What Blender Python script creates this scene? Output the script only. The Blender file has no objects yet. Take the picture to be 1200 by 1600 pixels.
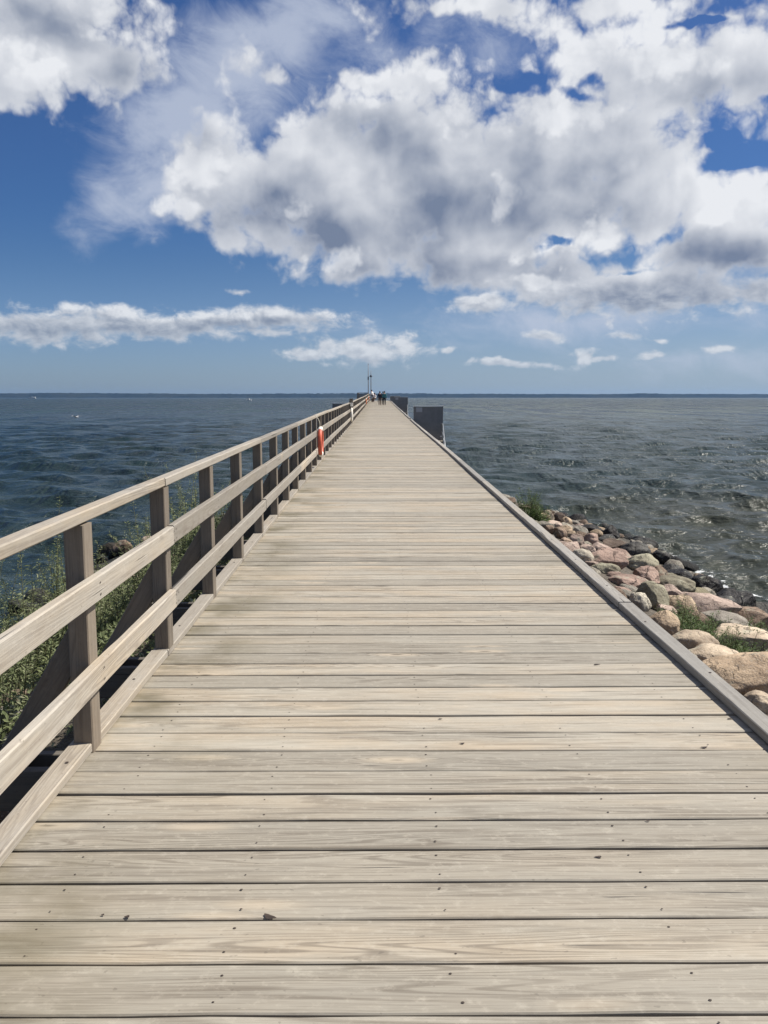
import bpy, bmesh, math, random
import numpy as np
from mathutils import Vector, Matrix, Euler, noise as mn

R = math.radians
sc = bpy.context.scene
COL = sc.collection
rng = random.Random(7)

# ------------------------------------------------------------------ render
sc.render.engine = 'CYCLES'
sc.cycles.use_denoising = True
sc.cycles.max_bounces = 6
sc.cycles.diffuse_bounces = 3
sc.cycles.glossy_bounces = 3
sc.cycles.volume_bounces = 0
sc.cycles.caustics_reflective = False
sc.cycles.caustics_refractive = False
sc.view_settings.view_transform = 'Standard'
sc.view_settings.look = 'None'
sc.view_settings.exposure = 0.45
sc.view_settings.gamma = 1.0

# ------------------------------------------------------------------ camera
F_PX, W_PX, H_PX = 1310.0, 1200.0, 1600.0
CAM = Vector((-0.26, 0.0, 1.60))
PITCH = math.atan((800 - 621) / F_PX)
YAW = -math.atan(9 / F_PX)
cam_d = bpy.data.cameras.new('camera')
cam = bpy.data.objects.new('camera', cam_d)
COL.objects.link(cam)
cam.location = CAM
cam.rotation_euler = Euler((math.pi / 2 - PITCH, 0, YAW), 'XYZ')
cam_d.sensor_fit = 'VERTICAL'
cam_d.sensor_height = 24.0
cam_d.lens = F_PX / H_PX * 24.0
cam_d.clip_start = 0.05
cam_d.clip_end = 40000
sc.camera = cam
CAM_M = cam.rotation_euler.to_matrix()


def ray(px, py):
    return (CAM_M @ Vector(((px - 600) / F_PX, -(py - 800) / F_PX, -1))).normalized()


# ------------------------------------------------------------------ helpers
def link(o, parent=None):
    COL.objects.link(o)
    if parent is not None:
        o.parent = parent
    return o


def tag(o, label=None, cat=None, group=None, kind=None):
    if label: o['label'] = label
    if cat: o['category'] = cat
    if group: o['group'] = group
    if kind: o['kind'] = kind
    return o


def empty(name, loc=(0, 0, 0), rz=0.0, label=None, cat=None, group=None):
    o = bpy.data.objects.new(name, None)
    o.empty_display_size = 0.2
    o.location = loc
    o.rotation_euler = (0, 0, rz)
    link(o)
    return tag(o, label, cat, group)


class MB:
    """collects vertices, faces and a grain coordinate, builds one mesh object"""
    def __init__(self):
        self.v, self.f, self.wc, self.mi = [], [], [], []

    def add(self, verts, faces, wc=None, mi=0):
        b = len(self.v)
        self.v += [tuple(p) for p in verts]
        self.wc += [tuple(p) for p in (wc if wc else verts)]
        self.f += [tuple(i + b for i in f) for f in faces]
        self.mi += [mi] * len(faces)

    def board(self, p0, p1, w, t, up=(0, 0, 1), n=1, ch=0.004, jit=0.0, mi=0, rs=None):
        """a sawn board from p0 to p1: w across, t along `up`, chamfered edges"""
        p0, p1 = Vector(p0), Vector(p1)
        ax = p1 - p0
        L = ax.length
        ax.normalize()
        side = ax.cross(Vector(up)).normalized()
        u = side.cross(ax).normalized()
        r0, r1, r2 = (rng.uniform(0, 60), rng.uniform(0, 30), rng.uniform(0, 30)) if rs is None else rs
        sec = [(-w/2+ch, -t/2), (w/2-ch, -t/2), (w/2, -t/2+ch), (w/2, t/2-ch),
               (w/2-ch, t/2), (-w/2+ch, t/2), (-w/2, t/2-ch), (-w/2, -t/2+ch)]
        vs, wc = [], []
        for i in range(n + 1):
            s = L * i / n
            ja, jb = rng.uniform(-jit, jit), rng.uniform(-jit, jit)
            jz = rng.uniform(-jit, jit) * .4
            for (a, b) in sec:
                aa = a + (ja if a > 0 else jb)
                bb = b + (jz if b > 0 else 0)
                vs.append(p0 + ax * s + side * aa + u * bb)
                wc.append((s + r0, a + r1, b + r2))
        fs = []
        for i in range(n):
            for k in range(8):
                k2 = (k + 1) % 8
                fs.append((i*8+k, i*8+k2, (i+1)*8+k2, (i+1)*8+k))
        fs.append(tuple(range(7, -1, -1)))
        fs.append(tuple(n*8 + k for k in range(8)))
        self.add(vs, fs, wc, mi)

    def tube(self, pts, rad, seg=8, mi=0, cap=True):
        pts = [Vector(p) for p in pts]
        rads = rad if isinstance(rad, (list, tuple)) else [rad] * len(pts)
        vs, fs = [], []
        for i, p in enumerate(pts):
            a = pts[max(i-1, 0)]; b = pts[min(i+1, len(pts)-1)]
            d = (b - a).normalized()
            ref = Vector((0, 0, 1)) if abs(d.z) < .9 else Vector((1, 0, 0))
            s = d.cross(ref).normalized(); t = s.cross(d)
            for k in range(seg):
                an = 2*math.pi*k/seg
                vs.append(p + (s*math.cos(an) + t*math.sin(an)) * rads[i])
        for i in range(len(pts)-1):
            for k in range(seg):
                k2 = (k+1) % seg
                fs.append((i*seg+k, i*seg+k2, (i+1)*seg+k2, (i+1)*seg+k))
        if cap:
            fs.append(tuple(range(seg-1, -1, -1)))
            fs.append(tuple((len(pts)-1)*seg + k for k in range(seg)))
        self.add(vs, fs, None, mi)

    def build(self, name, mats, parent=None, smooth=False, loc=None):
        me = bpy.data.meshes.new(name)
        me.from_pydata(self.v, [], self.f)
        a = me.attributes.new('wc', 'FLOAT_VECTOR', 'POINT')
        a.data.foreach_set('vector', np.array(self.wc, np.float32).ravel())
        mats = mats if isinstance(mats, (list, tuple)) else [mats]
        for m in mats: me.materials.append(m)
        if len(mats) > 1:
            me.polygons.foreach_set('material_index', self.mi)
        if smooth:
            me.polygons.foreach_set('use_smooth', [True] * len(me.polygons))
        # consistent outward normals
        bm = bmesh.new(); bm.from_mesh(me)
        bmesh.ops.recalc_face_normals(bm, faces=bm.faces)
        bm.to_mesh(me); bm.free()
        o = bpy.data.objects.new(name, me)
        if loc is not None: o.location = loc
        return link(o, parent)


# ------------------------------------------------------------------ node mini language
class E:
    """wraps a float socket; arithmetic makes math nodes"""
    nt = None
    def __init__(self, s): self.s = s
    @staticmethod
    def m(op, *a, clamp=False):
        n = E.nt.nodes.new('ShaderNodeMath'); n.operation = op; n.use_clamp = clamp
        for i, x in enumerate(a):
            if isinstance(x, E): E.nt.links.new(x.s, n.inputs[i])
            else: n.inputs[i].default_value = float(x)
        return E(n.outputs[0])
    def __add__(s, o): return E.m('ADD', s, o)
    __radd__ = __add__
    def __sub__(s, o): return E.m('SUBTRACT', s, o)
    def __rsub__(s, o): return E.m('SUBTRACT', o, s)
    def __mul__(s, o): return E.m('MULTIPLY', s, o)
    __rmul__ = __mul__
    def __truediv__(s, o): return E.m('DIVIDE', s, o)
    def __rtruediv__(s, o): return E.m('DIVIDE', o, s)
    def __neg__(s): return E.m('MULTIPLY', s, -1)
    def max(s, o): return E.m('MAXIMUM', s, o)
    def min(s, o): return E.m('MINIMUM', s, o)
    def ss(s, a, b, lo=0.0, hi=1.0, smooth=True):
        n = E.nt.nodes.new('ShaderNodeMapRange')
        n.interpolation_type = 'SMOOTHSTEP' if smooth else 'LINEAR'
        E.nt.links.new(s.s, n.inputs[0])
        for i, x in zip((1, 2, 3, 4), (a, b, lo, hi)): n.inputs[i].default_value = x
        return E(n.outputs[0])


def N(t, **kw):
    n = E.nt.nodes.new(t)
    for k, v in kw.items(): setattr(n, k, v)
    return n


def put(n, key, x):
    s = n.inputs[key]
    if isinstance(x, E): E.nt.links.new(x.s, s)
    elif isinstance(x, bpy.types.NodeSocket): E.nt.links.new(x, s)
    else: s.default_value = x


def vec(x, y, z):
    n = N('ShaderNodeCombineXYZ')
    put(n, 0, x); put(n, 1, y); put(n, 2, z)
    return n.outputs[0]


def sep(v):
    n = N('ShaderNodeSeparateXYZ'); E.nt.links.new(v, n.inputs[0])
    return E(n.outputs[0]), E(n.outputs[1]), E(n.outputs[2])


def vmath(op, a, b):
    n = N('ShaderNodeVectorMath', operation=op)
    for i, x in enumerate((a, b)):
        if isinstance(x, bpy.types.NodeSocket): E.nt.links.new(x, n.inputs[i])
        else: n.inputs[i].default_value = x
    return n.outputs[0]


def nz(v, scale=1.0, detail=4.0, rough=.5, dist=0.0, lac=2.0, dims='3D', norm=True):
    n = N('ShaderNodeTexNoise', noise_dimensions=dims)
    n.normalize = norm
    E.nt.links.new(v, n.inputs['Vector'])
    n.inputs['Scale'].default_value = scale
    n.inputs['Detail'].default_value = detail
    n.inputs['Roughness'].default_value = rough
    n.inputs['Distortion'].default_value = dist
    n.inputs['Lacunarity'].default_value = lac
    return E(n.outputs[0])


def voro(v, scale=1.0, feature='F1', rand=1.0, detail=0.0, out='Distance', dims='3D', smooth=None):
    n = N('ShaderNodeTexVoronoi', feature=feature, voronoi_dimensions=dims)
    E.nt.links.new(v, n.inputs['Vector'])
    n.inputs['Scale'].default_value = scale
    n.inputs['Randomness'].default_value = rand
    n.inputs['Detail'].default_value = detail
    if smooth is not None: n.inputs['Smoothness'].default_value = smooth
    return E(n.outputs[out])


def mix(fac, a, b, blend='MIX'):
    n = N('ShaderNodeMix', data_type='RGBA', blend_type=blend)
    put(n, 0, fac)
    for i, x in ((6, a), (7, b)):
        if isinstance(x, (tuple, list)): n.inputs[i].default_value = (*x[:3], 1)
        else: put(n, i, x)
    return n.outputs[2]


def new_mat(name):
    m = bpy.data.materials.new(name)
    m.use_nodes = True
    E.nt = m.node_tree
    b = m.node_tree.nodes['Principled BSDF']
    return m, b


def bump(b, h, strength=.3, dist=.01):
    n = N('ShaderNodeBump')
    n.inputs['Strength'].default_value = strength
    n.inputs['Distance'].default_value = dist
    put(n, 'Height', h)
    E.nt.links.new(n.outputs[0], b.inputs['Normal'])


def attr(name):
    n = N('ShaderNodeAttribute', attribute_name=name)
    return n.outputs['Vector']


# ------------------------------------------------------------------ materials
def mat_wood(name, warm, grey, dark, tone=1.0, stain=0.0):
    """weathered softwood; `wc` runs along, across and through the board"""
    m, b = new_mat(name)
    oi = N('ShaderNodeObjectInfo')
    rnd = E(oi.outputs['Random'])
    v0 = attr('wc')
    v = vmath('ADD', v0, vec(rnd * 37.0, rnd * 11.0, rnd * 5.0))
    a, c, d = sep(v)
    # each board has its own integer-ish cell from the random offsets: low frequency in the offset space
    plank = nz(vec(a * .02, c * .9, d * .9), 1.0, 0, .5)
    # growth rings cut by the saw: contour lines of a stretched field, bent round the knots
    kv = vec(a * 1.25, c * 5.5, d * 2.0)
    kd = voro(kv, 1.0, rand=1.0)
    kc = voro(kv, 1.0, out='Color')
    on = kc.ss(.36, .37)
    swirl = (1 - kd.ss(.0, .34)) * on
    field = nz(vec(a * .42, c * 8.5, d * 9.0), 1.0, 1.2, .4) + swirl * .16
    rings = E.m('SINE', field * 150.0)
    rings = rings * .5 + .5
    ringmask = nz(vec(a * .45, c * 5.0, d * 4.0 + 9.0), 1.0, 2, .5).ss(.42, .64).max(swirl * .8)
    fibre = nz(vec(a * 4.0, c * 170.0, d * 170.0), 1.0, 3, .65)
    streak = nz(vec(a * 1.3, c * 42.0, d * 42.0), 1.0, 4, .6)
    blotch = nz(vec(a * 1.1, c * 4.0, d * 4.0), 1.0, 5, .6)
    fine = nz(vec(a * 22., c * 30.0, d * 30.0), 1.0, 4, .7)
    col = mix(blotch.ss(.32, .66), warm, grey)
    col = mix(plank.ss(.36, .62) * .85, col, tuple(x * .70 for x in grey))
    bandy = nz(vec(a * .35, c * 11.0, d * 11.0 + 2.0), 1.0, 3, .55)
    col = mix(bandy.ss(.50, .72) * .42, col, tuple(x * .58 for x in grey))
    col = mix(streak.ss(.49, .71) * .50, col, dark)
    col = mix(rings.ss(.50, 1.0) * ringmask * .52, col, dark)
    col = mix((1 - fibre).ss(.44, .72) * .44, col, dark)
    col = mix(fine.ss(.5, .8) * .38, col, tuple(min(1, x * 1.25) for x in grey))
    grime = nz(vec(a * 2.0, c * 9.0, d * 9.0 + 4.0), 1.0, 5, .65)
    col = mix(grime.ss(.56, .76) * .30, col, tuple(x * .8 for x in dark))
    # knots: sparse eyes with a pale halo and dark heart
    col = mix((1 - kd.ss(.06, .26)) * on * .50, col, tuple(min(1, x * 1.26) for x in warm))
    col = mix((1 - kd.ss(.02, .075)) * on * .85, col, tuple(x * .62 for x in dark))
    # drying checks along the grain
    chk = nz(vec(a * .8, c * 38.0, d * 38.0), 1.0, 2, .5)
    chk = chk.ss(.665, .70) * nz(vec(a * 1.1 + 3.3, c * 6.0, d * 3.0), 1.0, 1, .5).ss(.48, .58)
    col = mix(chk * .85, col, (.02, .017, .014))
    # speckles of dirt
    sp = nz(vec(a * 38., c * 60., d * 60.), 1.0, 1, .5).ss(.73, .78)
    col = mix(sp * .30, col, (.06, .05, .04))
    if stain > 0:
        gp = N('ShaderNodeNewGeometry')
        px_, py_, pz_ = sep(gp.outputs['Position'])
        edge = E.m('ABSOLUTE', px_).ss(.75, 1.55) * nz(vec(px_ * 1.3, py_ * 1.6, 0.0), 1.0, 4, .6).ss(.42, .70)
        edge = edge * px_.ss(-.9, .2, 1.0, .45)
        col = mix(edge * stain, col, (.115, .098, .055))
    # every board has weathered to its own tone
    t_ = E.m('MULTIPLY_ADD', E(oi.outputs['Random']), .26, .86 * tone)
    col = mix(1.0, col, vec(t_, t_, t_), 'MULTIPLY') if stain == 0 else col
    E.nt.links.new(col, b.inputs['Base Color'])
    b.inputs['Roughness'].default_value = .66
    b.inputs['Specular IOR Level'].default_value = .42
    h = fibre * .5 + rings * ringmask * .4 - chk * 2.0 + streak * .5
    bump(b, h, .35, .004)
    return m


def simple(name, col, rough=.6, var=.15, scale=6.0, metal=0.0, spec=.4):
    m, b = new_mat(name)
    tc = N('ShaderNodeTexCoord')
    n1 = nz(tc.outputs['Object'], scale, 5, .6)
    c = mix(n1.ss(.3, .7), tuple(x * (1 - var) for x in col), tuple(min(1, x * (1 + var)) for x in col))
    E.nt.links.new(c, b.inputs['Base Color'])
    b.inputs['Roughness'].default_value = rough
    b.inputs['Metallic'].default_value = metal
    b.inputs['Specular IOR Level'].default_value = spec
    bump(b, n1, .15, .004)
    return m


M = {}
M['deck'] = mat_wood('weathered_deck_wood', (.42, .352, .262), (.40, .368, .305), (.115, .094, .070), 1.0, .85)
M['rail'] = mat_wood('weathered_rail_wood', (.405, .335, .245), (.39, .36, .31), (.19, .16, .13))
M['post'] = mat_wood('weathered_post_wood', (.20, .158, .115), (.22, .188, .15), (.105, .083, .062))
M['curb'] = mat_wood('weathered_kerb_wood', (.35, .315, .26), (.35, .335, .305), (.16, .145, .125))
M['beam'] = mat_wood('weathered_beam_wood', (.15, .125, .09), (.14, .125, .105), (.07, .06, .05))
M['nail'] = simple('rusty_nail_steel', (.045, .032, .025), .7, .3, 40)
M['screen'] = simple('dark_grey_painted_board', (.20, .197, .195), .75, .10, 3)
M['zinc'] = simple('pale_zinc_metal', (.62, .63, .64), .45, .08, 5, .3)
M['sign'] = simple('pale_sign_sheet', (.36, .37, .39), .5, .05, 4)
M['steel'] = simple('galvanised_steel', (.36, .37, .38), .45, .1, 8, .6)
M['buoy_red'] = simple('red_buoy_plastic', (.58, .12, .065), .5, .12, 5)
M['buoy_orange'] = simple('orange_buoy_plastic', (.68, .17, .06), .5, .12, 5)
M['buoy_white'] = simple('white_buoy_plastic', (.78, .74, .66), .5, .08, 5)
M['rope'] = simple('cream_rope', (.62, .57, .46), .8, .15, 40)
M['mast'] = simple('brown_grey_mast_paint', (.20, .165, .155), .5, .15, 3)
M['boat_white'] = simple('white_boat_gelcoat', (.82, .82, .80), .35, .04, 2)
M['boat_dark'] = simple('dark_boat_trim', (.05, .06, .08), .4, .1, 2)
M['glass'] = simple('dark_boat_window', (.03, .04, .05), .1, .1, 2)
M['feather'] = simple('white_gull_feather', (.80, .80, .79), .7, .05, 9)
M['wing'] = simple('grey_gull_wing', (.22, .23, .25), .7, .15, 9)
M['skin'] = simple('skin', (.52, .33, .25), .6, .06, 9)
M['navy'] = simple('navy_jacket_cloth', (.018, .022, .04), .85, .2, 12)
M['darkteal'] = simple('dark_teal_jacket_cloth', (.015, .055, .07), .85, .2, 12)
M['teal'] = simple('teal_jacket_cloth', (.04, .17, .20), .85, .2, 12)
M['blackcloth'] = simple('black_trouser_cloth', (.012, .012, .015), .85, .2, 12)
M['browncloth'] = simple('brown_trouser_cloth', (.10, .065, .045), .85, .2, 12)
M['whitecloth'] = simple('white_shirt_cloth', (.78, .73, .70), .85, .05, 12)
M['hair'] = simple('dark_hair', (.02, .015, .012), .6, .2, 30)
M['shoe'] = simple('dark_shoe', (.015, .014, .013), .6, .2, 20)


def mat_rock(name, wet):
    m, b = new_mat(name)
    oi = N('ShaderNodeObjectInfo')
    tc = N('ShaderNodeTexCoord')
    rnd = E(oi.outputs['Random'])
    v = vmath('ADD', tc.outputs['Object'], vec(rnd * 31., rnd * 17., rnd * 53.))
    big = nz(v, 2.2, 5, .6, .4)
    mid = nz(v, 9.0, 5, .65)
    spk = nz(v, 70.0, 2, .6)
    vein = nz(v, 3.0, 3, .5, 1.5)
    base = oi.outputs['Color']
    dark = mix(1.0, base, (.50, .46, .44), 'MULTIPLY')
    light = mix(1.0, base, (1.30, 1.27, 1.22), 'MULTIPLY')
    col = mix(big.ss(.3, .7), dark, light)
    col = mix(mid.ss(.48, .72) * .55, col, mix(1.0, base, (.62, .58, .55), 'MULTIPLY'))
    col = mix(spk.ss(.56, .66) * .35, col, (.07, .06, .06))
    col = mix((1 - spk).ss(.58, .68) * .30, col, (.60, .56, .50))
    # lichen and bird-lime patches
    lich = nz(v, 4.5, 6, .7, .3)
    col = mix(lich.ss(.57, .66) * .6, col, (.33, .33, .26))
    col = mix(lich.ss(.28, .36, 1, 0) * .35, col, (.085, .075, .068))
    crack = voro(vmath('ADD', v, vec(mid * .25, mid * .25, mid * .25)), 2.6, 'DISTANCE_TO_EDGE')
    ck = crack.ss(.0, .035, 1, 0) * big.ss(.42, .6)
    col = mix(ck * .6, col, (.06, .05, .045))
    # weed and algae blacken everything the waves reach
    gp = N('ShaderNodeNewGeometry')
    gx, gy, gz = sep(gp.outputs['Position'])
    tide = (gz + (big - .5) * .35).ss(-1.68, -1.46, 1.0, 0.0)
    col = mix(tide * .93, col, (.016, .017, .016))
    E.nt.links.new(col, b.inputs['Base Color'])
    b.inputs['Roughness'].default_value = .55 if wet else .85
    b.inputs['Specular IOR Level'].default_value = .16 if wet else .22
    bump(b, mid * .8 + spk * .22 + vein * .5 - ck * .8, .75, .035)
    return m


M['rock'] = mat_rock('granite', False)
M['wetrock'] = mat_rock('wet_granite', True)


def mat_leaf(name, c1, c2, c3):
    m, b = new_mat(name)
    v = attr('wc')
    a, c, d = sep(v)
    col = mix(a, c1, c2)
    col = mix(c.ss(.80, 1.0) * .8, col, c3)
    E.nt.links.new(col, b.inputs['Base Color'])
    b.inputs['Roughness'].default_value = .6
    b.inputs['Specular IOR Level'].default_value = .3
    tr = N('ShaderNodeBsdfTranslucent')
    E.nt.links.new(col, tr.inputs['Color'])
    ms = N('ShaderNodeMixShader')
    ms.inputs[0].default_value = .35
    out = E.nt.nodes['Material Output']
    E.nt.links.new(b.outputs[0], ms.inputs[1]); E.nt.links.new(tr.outputs[0], ms.inputs[2])
    E.nt.links.new(ms.outputs[0], out.inputs['Surface'])
    return m


M['leaf'] = mat_leaf('weed_leaf', (.12, .15, .065), (.25, .285, .14), (.42, .43, .28))
M['grass'] = mat_leaf('fresh_grass_leaf', (.055, .095, .025), (.11, .165, .05), (.19, .20, .09))
M['stem'] = simple('plant_stem', (.10, .10, .05), .8, .2, 10)


def mat_bank():
    m, b = new_mat('bank_soil_and_gravel')
    g = N('ShaderNodeNewGeometry')
    P = g.outputs['Position']
    x, y, z = sep(P)
    n1 = nz(P, 1.4, 5, .6); n2 = nz(P, 14, 5, .65); pw = vmath('ADD', P, vec(n2 * .12, n1 * .12, n2 * .1)); v1 = voro(pw, 17.0, out='Color'); vd = voro(pw, 17.0)
    col = mix(n1.ss(.35, .65), (.075, .06, .042), (.12, .10, .075))
    col = mix(v1 * n2.ss(.35, .6) * .5, col, (.19, .165, .14))
    col = mix(n2.ss(.45, .7) * .6, col, (.04, .032, .024))
    wet = z.ss(-1.75, -1.45, 1.0, 0.0)
    col = mix(wet, col, (.016, .017, .014))
    E.nt.links.new(col, b.inputs['Base Color'])
    b.inputs['Roughness'].default_value = .85
    bump(b, n2 * .6 - vd * 1.2, .8, .05)
    return m


M['bank'] = mat_bank()


def mat_sea():
    m, b = new_mat('choppy_sea_water')
    g = N('ShaderNodeNewGeometry')
    P = g.outputs['Position']
    x, y, z = sep(P)
    r = E.m('SQRT', x * x + y * y)
    # small wind ripples laid over the modelled waves; size of the ripple grows where waves are far away
    v1 = vec(x * .75, y * 1.25, z * .5)
    rip = nz(v1, 3.2, 5, .6, .3)
    rip2 = nz(v1, .75, 4, .62, .4)
    rip3 = nz(vec(x * .7, y * 1.2, 0.0), .16, 4, .62, .3)
    far = r.ss(50., 420.)
    gust = nz(vec(x * .20, y * .045, 0.0), 1.0, 5, .68, .3).ss(.34, .66, .6, 1.25)
    h = (rip * .15 + rip2 * (far * .6 + .30)) * gust + rip3 * gust * (far * 2.6 + .35)
    bump(b, h, 1.0, 1.0)
    # shallow silty water by the right-hand stones turns olive, open water is dark slate
    patch = nz(vec(x * .05, y * .09, 0.0), 1.0, 3, .55)
    deep = mix(patch.ss(.35, .65), (.008, .020, .022), (.013, .027, .028))
    side = x.ss(-25., 35.)
    deep = mix(side, deep, (.052, .066, .060))
    # light and dark of far waves and wind patches, painted into the water colour
    wp = nz(vec(x * .13, y * .016, 0.0), 1.0, 6, .72, .2)
    deep = mix(r.ss(60., 260.) * wp.ss(.42, .62), deep, mix(1.0, deep, (2.1, 1.95, 1.8), 'MULTIPLY'))
    deep = mix(r.ss(60., 260.) * wp.ss(.40, .52, 1.0, 0.0), deep, (.006, .010, .012))
    sil = x.ss(4.0, 7.0) * y.ss(24.0, 34.0, 1.0, 0.0) * x.ss(10., 22., 1., 0.)
    col = mix(sil * .5, deep, (.062, .058, .036))
    # a few breaking crests
    foam = attr('foam')
    fx, fy, fz = sep(foam)
    fn = nz(vec(x * 2.2, y * 3.0, 0.0), 2.0, 6, .75)
    ff = (fx + (fn - .5) * 2.6).ss(.58, .74) * fx.ss(.06, .22)
    col = mix(ff, col, (.78, .80, .80))
    E.nt.links.new(col, b.inputs['Base Color'])
    rough = ff * .5 + wp.ss(.40, .60, .0, .12) * r.ss(60., 260.) + r.ss(20., 300., .17, .22)
    put(b, 'Roughness', rough)
    b.inputs['IOR'].default_value = 1.333
    b.inputs['Specular IOR Level'].default_value = .27
    return m


M['sea'] = mat_sea()


def mat_hill():
    m, b = new_mat('wooded_far_shore')
    g = N('ShaderNodeNewGeometry')
    x, y, z = sep(g.outputs['Position'])
    n1 = nz(vec(x * .004, y * .004, z * .02), 1.0, 6, .65)
    col = mix(n1.ss(.4, .62), (.008, .013, .012), (.018, .022, .016))
    E.nt.links.new(col, b.inputs['Base Color'])
    b.inputs['Roughness'].default_value = .95
    b.inputs['Specular IOR Level'].default_value = .05
    return m


M['hill'] = mat_hill()

# ------------------------------------------------------------------ heights
PROFILE = [(-14, 0.0), (0, 0.0), (3.7, .03), (10, .09), (21, .19), (33, .26), (43, .325), (65, .52), (80, .64), (95, .80),
           (110, .97), (122, 1.05), (134, 1.06), (150, 1.06)]


def zd(y):
    for (a, za), (b, zb_) in zip(PROFILE, PROFILE[1:]):
        if y <= b:
            t = (y - a) / (b - a)
            return za + (zb_ - za) * t
    return PROFILE[-1][1]


SEA_Z = -1.78


def zbank(x, y):
    a = max(abs(x) - 1.9, 0.0) / 3.9
    if y > 18:
        t = math.hypot(a, (y - 18) / 6.5)
    else:
        t = a
    z = -.48 - 1.28 * min(t, 1.0) ** 1.1
    if t > 1: z -= (t - 1) * 1.7
    return max(z, -5.0)


def ground_hit(px, py):
    d = ray(px, py)
    t = 1.5
    while t < 80:
        p = CAM + d * t
        if p.z < zbank(p.x, p.y): break
        t += .02
    return p, t


# ------------------------------------------------------------------ pier
Y_END = 134.0
DECK_L, DECK_R = -1.535, 1.51       # inner faces of the kerbs
pier = empty('pier', (0, 0, 0), 0, 'long straight plank pier running out over the sea to the horizon', 'pier')


def build_deck():
    mb = MB()
    y = -3.0
    first = [2.0] 
    k = 0
    while y < Y_END:
        w = rng.choice((.186, .19, .194)) + rng.uniform(-.004, .004)
        gap = rng.choice((.006, .008, .010, .015))
        z = zd(y + w/2)
        tilt = rng.uniform(-.002, .002)
        n = 14 if y < 14 else (4 if y < 45 else 1)
        sk = rng.uniform(-.004, .004)
        near = y < 30
        p0 = Vector((DECK_L - .082 + rng.uniform(-.006, .006), y + w/2 + sk, z - .0225 + rng.uniform(-.002, .002)))
        p1 = Vector((DECK_R + .095 + rng.uniform(-.006, .006), y + w/2 - sk, z - .0225 + rng.uniform(-.002, .002)))
        # now and then a board is split lengthwise by a drying crack
        if near and rng.random() < .24:
            f = rng.uniform(.3, .7); g2 = rng.uniform(.0008, .0025)
            wa = w * f; wb_ = w - wa - g2
            rs = (rng.uniform(0, 60), rng.uniform(0, 30), rng.uniform(0, 30))
            off = Vector((0, -w/2 + wa/2, 0)); mb.board(p0 + off, p1 + off, wa, .045, n=n, ch=.0025, jit=.0012, rs=rs)
            off = Vector((0, w/2 - wb_/2, 0)); mb.board(p0 + off, p1 + off, wb_, .045, n=n, ch=.0025, jit=.0012, rs=rs)
        else:
            mb.board(p0, p1, w, .045, n=n, ch=.004 if near else .006, jit=.0022 if near else 0)
        if y < 16:
            for jx in (-1.28, -.70, -.05, .62, 1.24):
                for s in (-1, 1):
                    if rng.random() < .1: continue
                    cx = jx + rng.uniform(-.012, .012); cy = y + w/2 + s * (w*.30) + rng.uniform(-.008, .008)
                    r_ = rng.uniform(.0025, .004)
                    ztop = z + .0018
                    vs = [(cx + r_*1.3*math.cos(a), cy + r_*math.sin(a), ztop) for a in [2*math.pi*i/8 for i in range(8)]]
                    vs.append((cx, cy, ztop + .0006))
                    mb.add(vs, [(i, (i+1) % 8, 8) for i in range(8)], None, 1)
        y += w + gap
    for (px, py, rx, ry, rot) in ((421, 1437, .021, .010, -.5), (199, 1437, .008, .006, 0), (161, 1434, .005, .004, 0), (1100, 1174, .016, .007, .2), (935, 1344, .012, .006, 0), (722, 1168, .012, .006, .1), (932, 1046, .02, .008, .2), (1140, 1130, .014, .006, 0), (688, 1130, .010, .005, 0),
                                  (1012, 1288, .009, .004, 0)):
        d = ray(px, py); q = CAM + d * ((CAM.z - .012) / -d.z)
        zt = zd(q.y) + .0035
        vs = []
        for i in range(12):
            an = 2*math.pi*i/12; rr = 1 + .25*math.sin(an*3 + px)
            ex, ey = rx*rr*math.cos(an), ry*rr*math.sin(an)
            vs.append((q.x + ex*math.cos(rot) - ey*math.sin(rot), q.y + ex*math.sin(rot) + ey*math.cos(rot), zt))
        mb.add(vs, [tuple(range(12))], None, 1)
    return mb.build('deck', [M['deck'], M['nail']], pier)


build_deck()

POST0, STEP = 3.625, 1.38
post_ys = [POST0 + STEP * i for i in range(-2, 93)]


def dup(o, parent, loc, rot=None):
    c = o.copy(); c.parent = parent; c.location = loc
    if rot is not None: c.rotation_euler = rot
    COL.objects.link(c)
    return c


# kerb boards: left and right, 4.155 m each, laid end to end
def kerb_runs(side):
    KL = STEP * 3
    w, t, z0 = (.098, .042, .022) if side < 0 else (.102, .048, .027)
    x = DECK_L - w/2 if side < 0 else DECK_R + w/2
    y = -3.35 + (0 if side < 0 else 1.1)
    protos = []
    i = 0
    while y < Y_END - 2:
        y2 = y + KL
        if side > 0 and (47.1 < y < 48.0):     # an opening to the steps
            y += 1.2; continue
        if side > 0 and y < 47.3 < y2: y2 = 47.2
        L = y2 - y - .010
        mb = MB()
        mb.board((0, 0, 0), (0, L, 0), w, t, n=8, ch=.005, jit=.0025)
        for q in range(4):
            cx = rng.uniform(-.02, .02); cy = L * (q + .5) / 4
            vs = [(cx + .008*math.cos(a), cy + .008*math.sin(a), t/2 + .0026) for a in [2*math.pi*k/8 for k in range(8)]]
            mb.add(vs, [tuple(range(8))], None, 1)
        o = mb.build('kerb_board', [M['curb' if side > 0 else 'rail'], M['nail']], pier)
        za, zb_ = zd(y), zd(y2)
        o.location = (x + rng.uniform(-.006, .006), y, za + z0 + rng.uniform(-.001, .004))
        o.rotation_euler = (math.atan2(zb_ - za, y2 - y), 0, rng.uniform(-.0012, .0012))
        y = y2
        i += 1


kerb_runs(-1)
kerb_runs(1)

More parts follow.
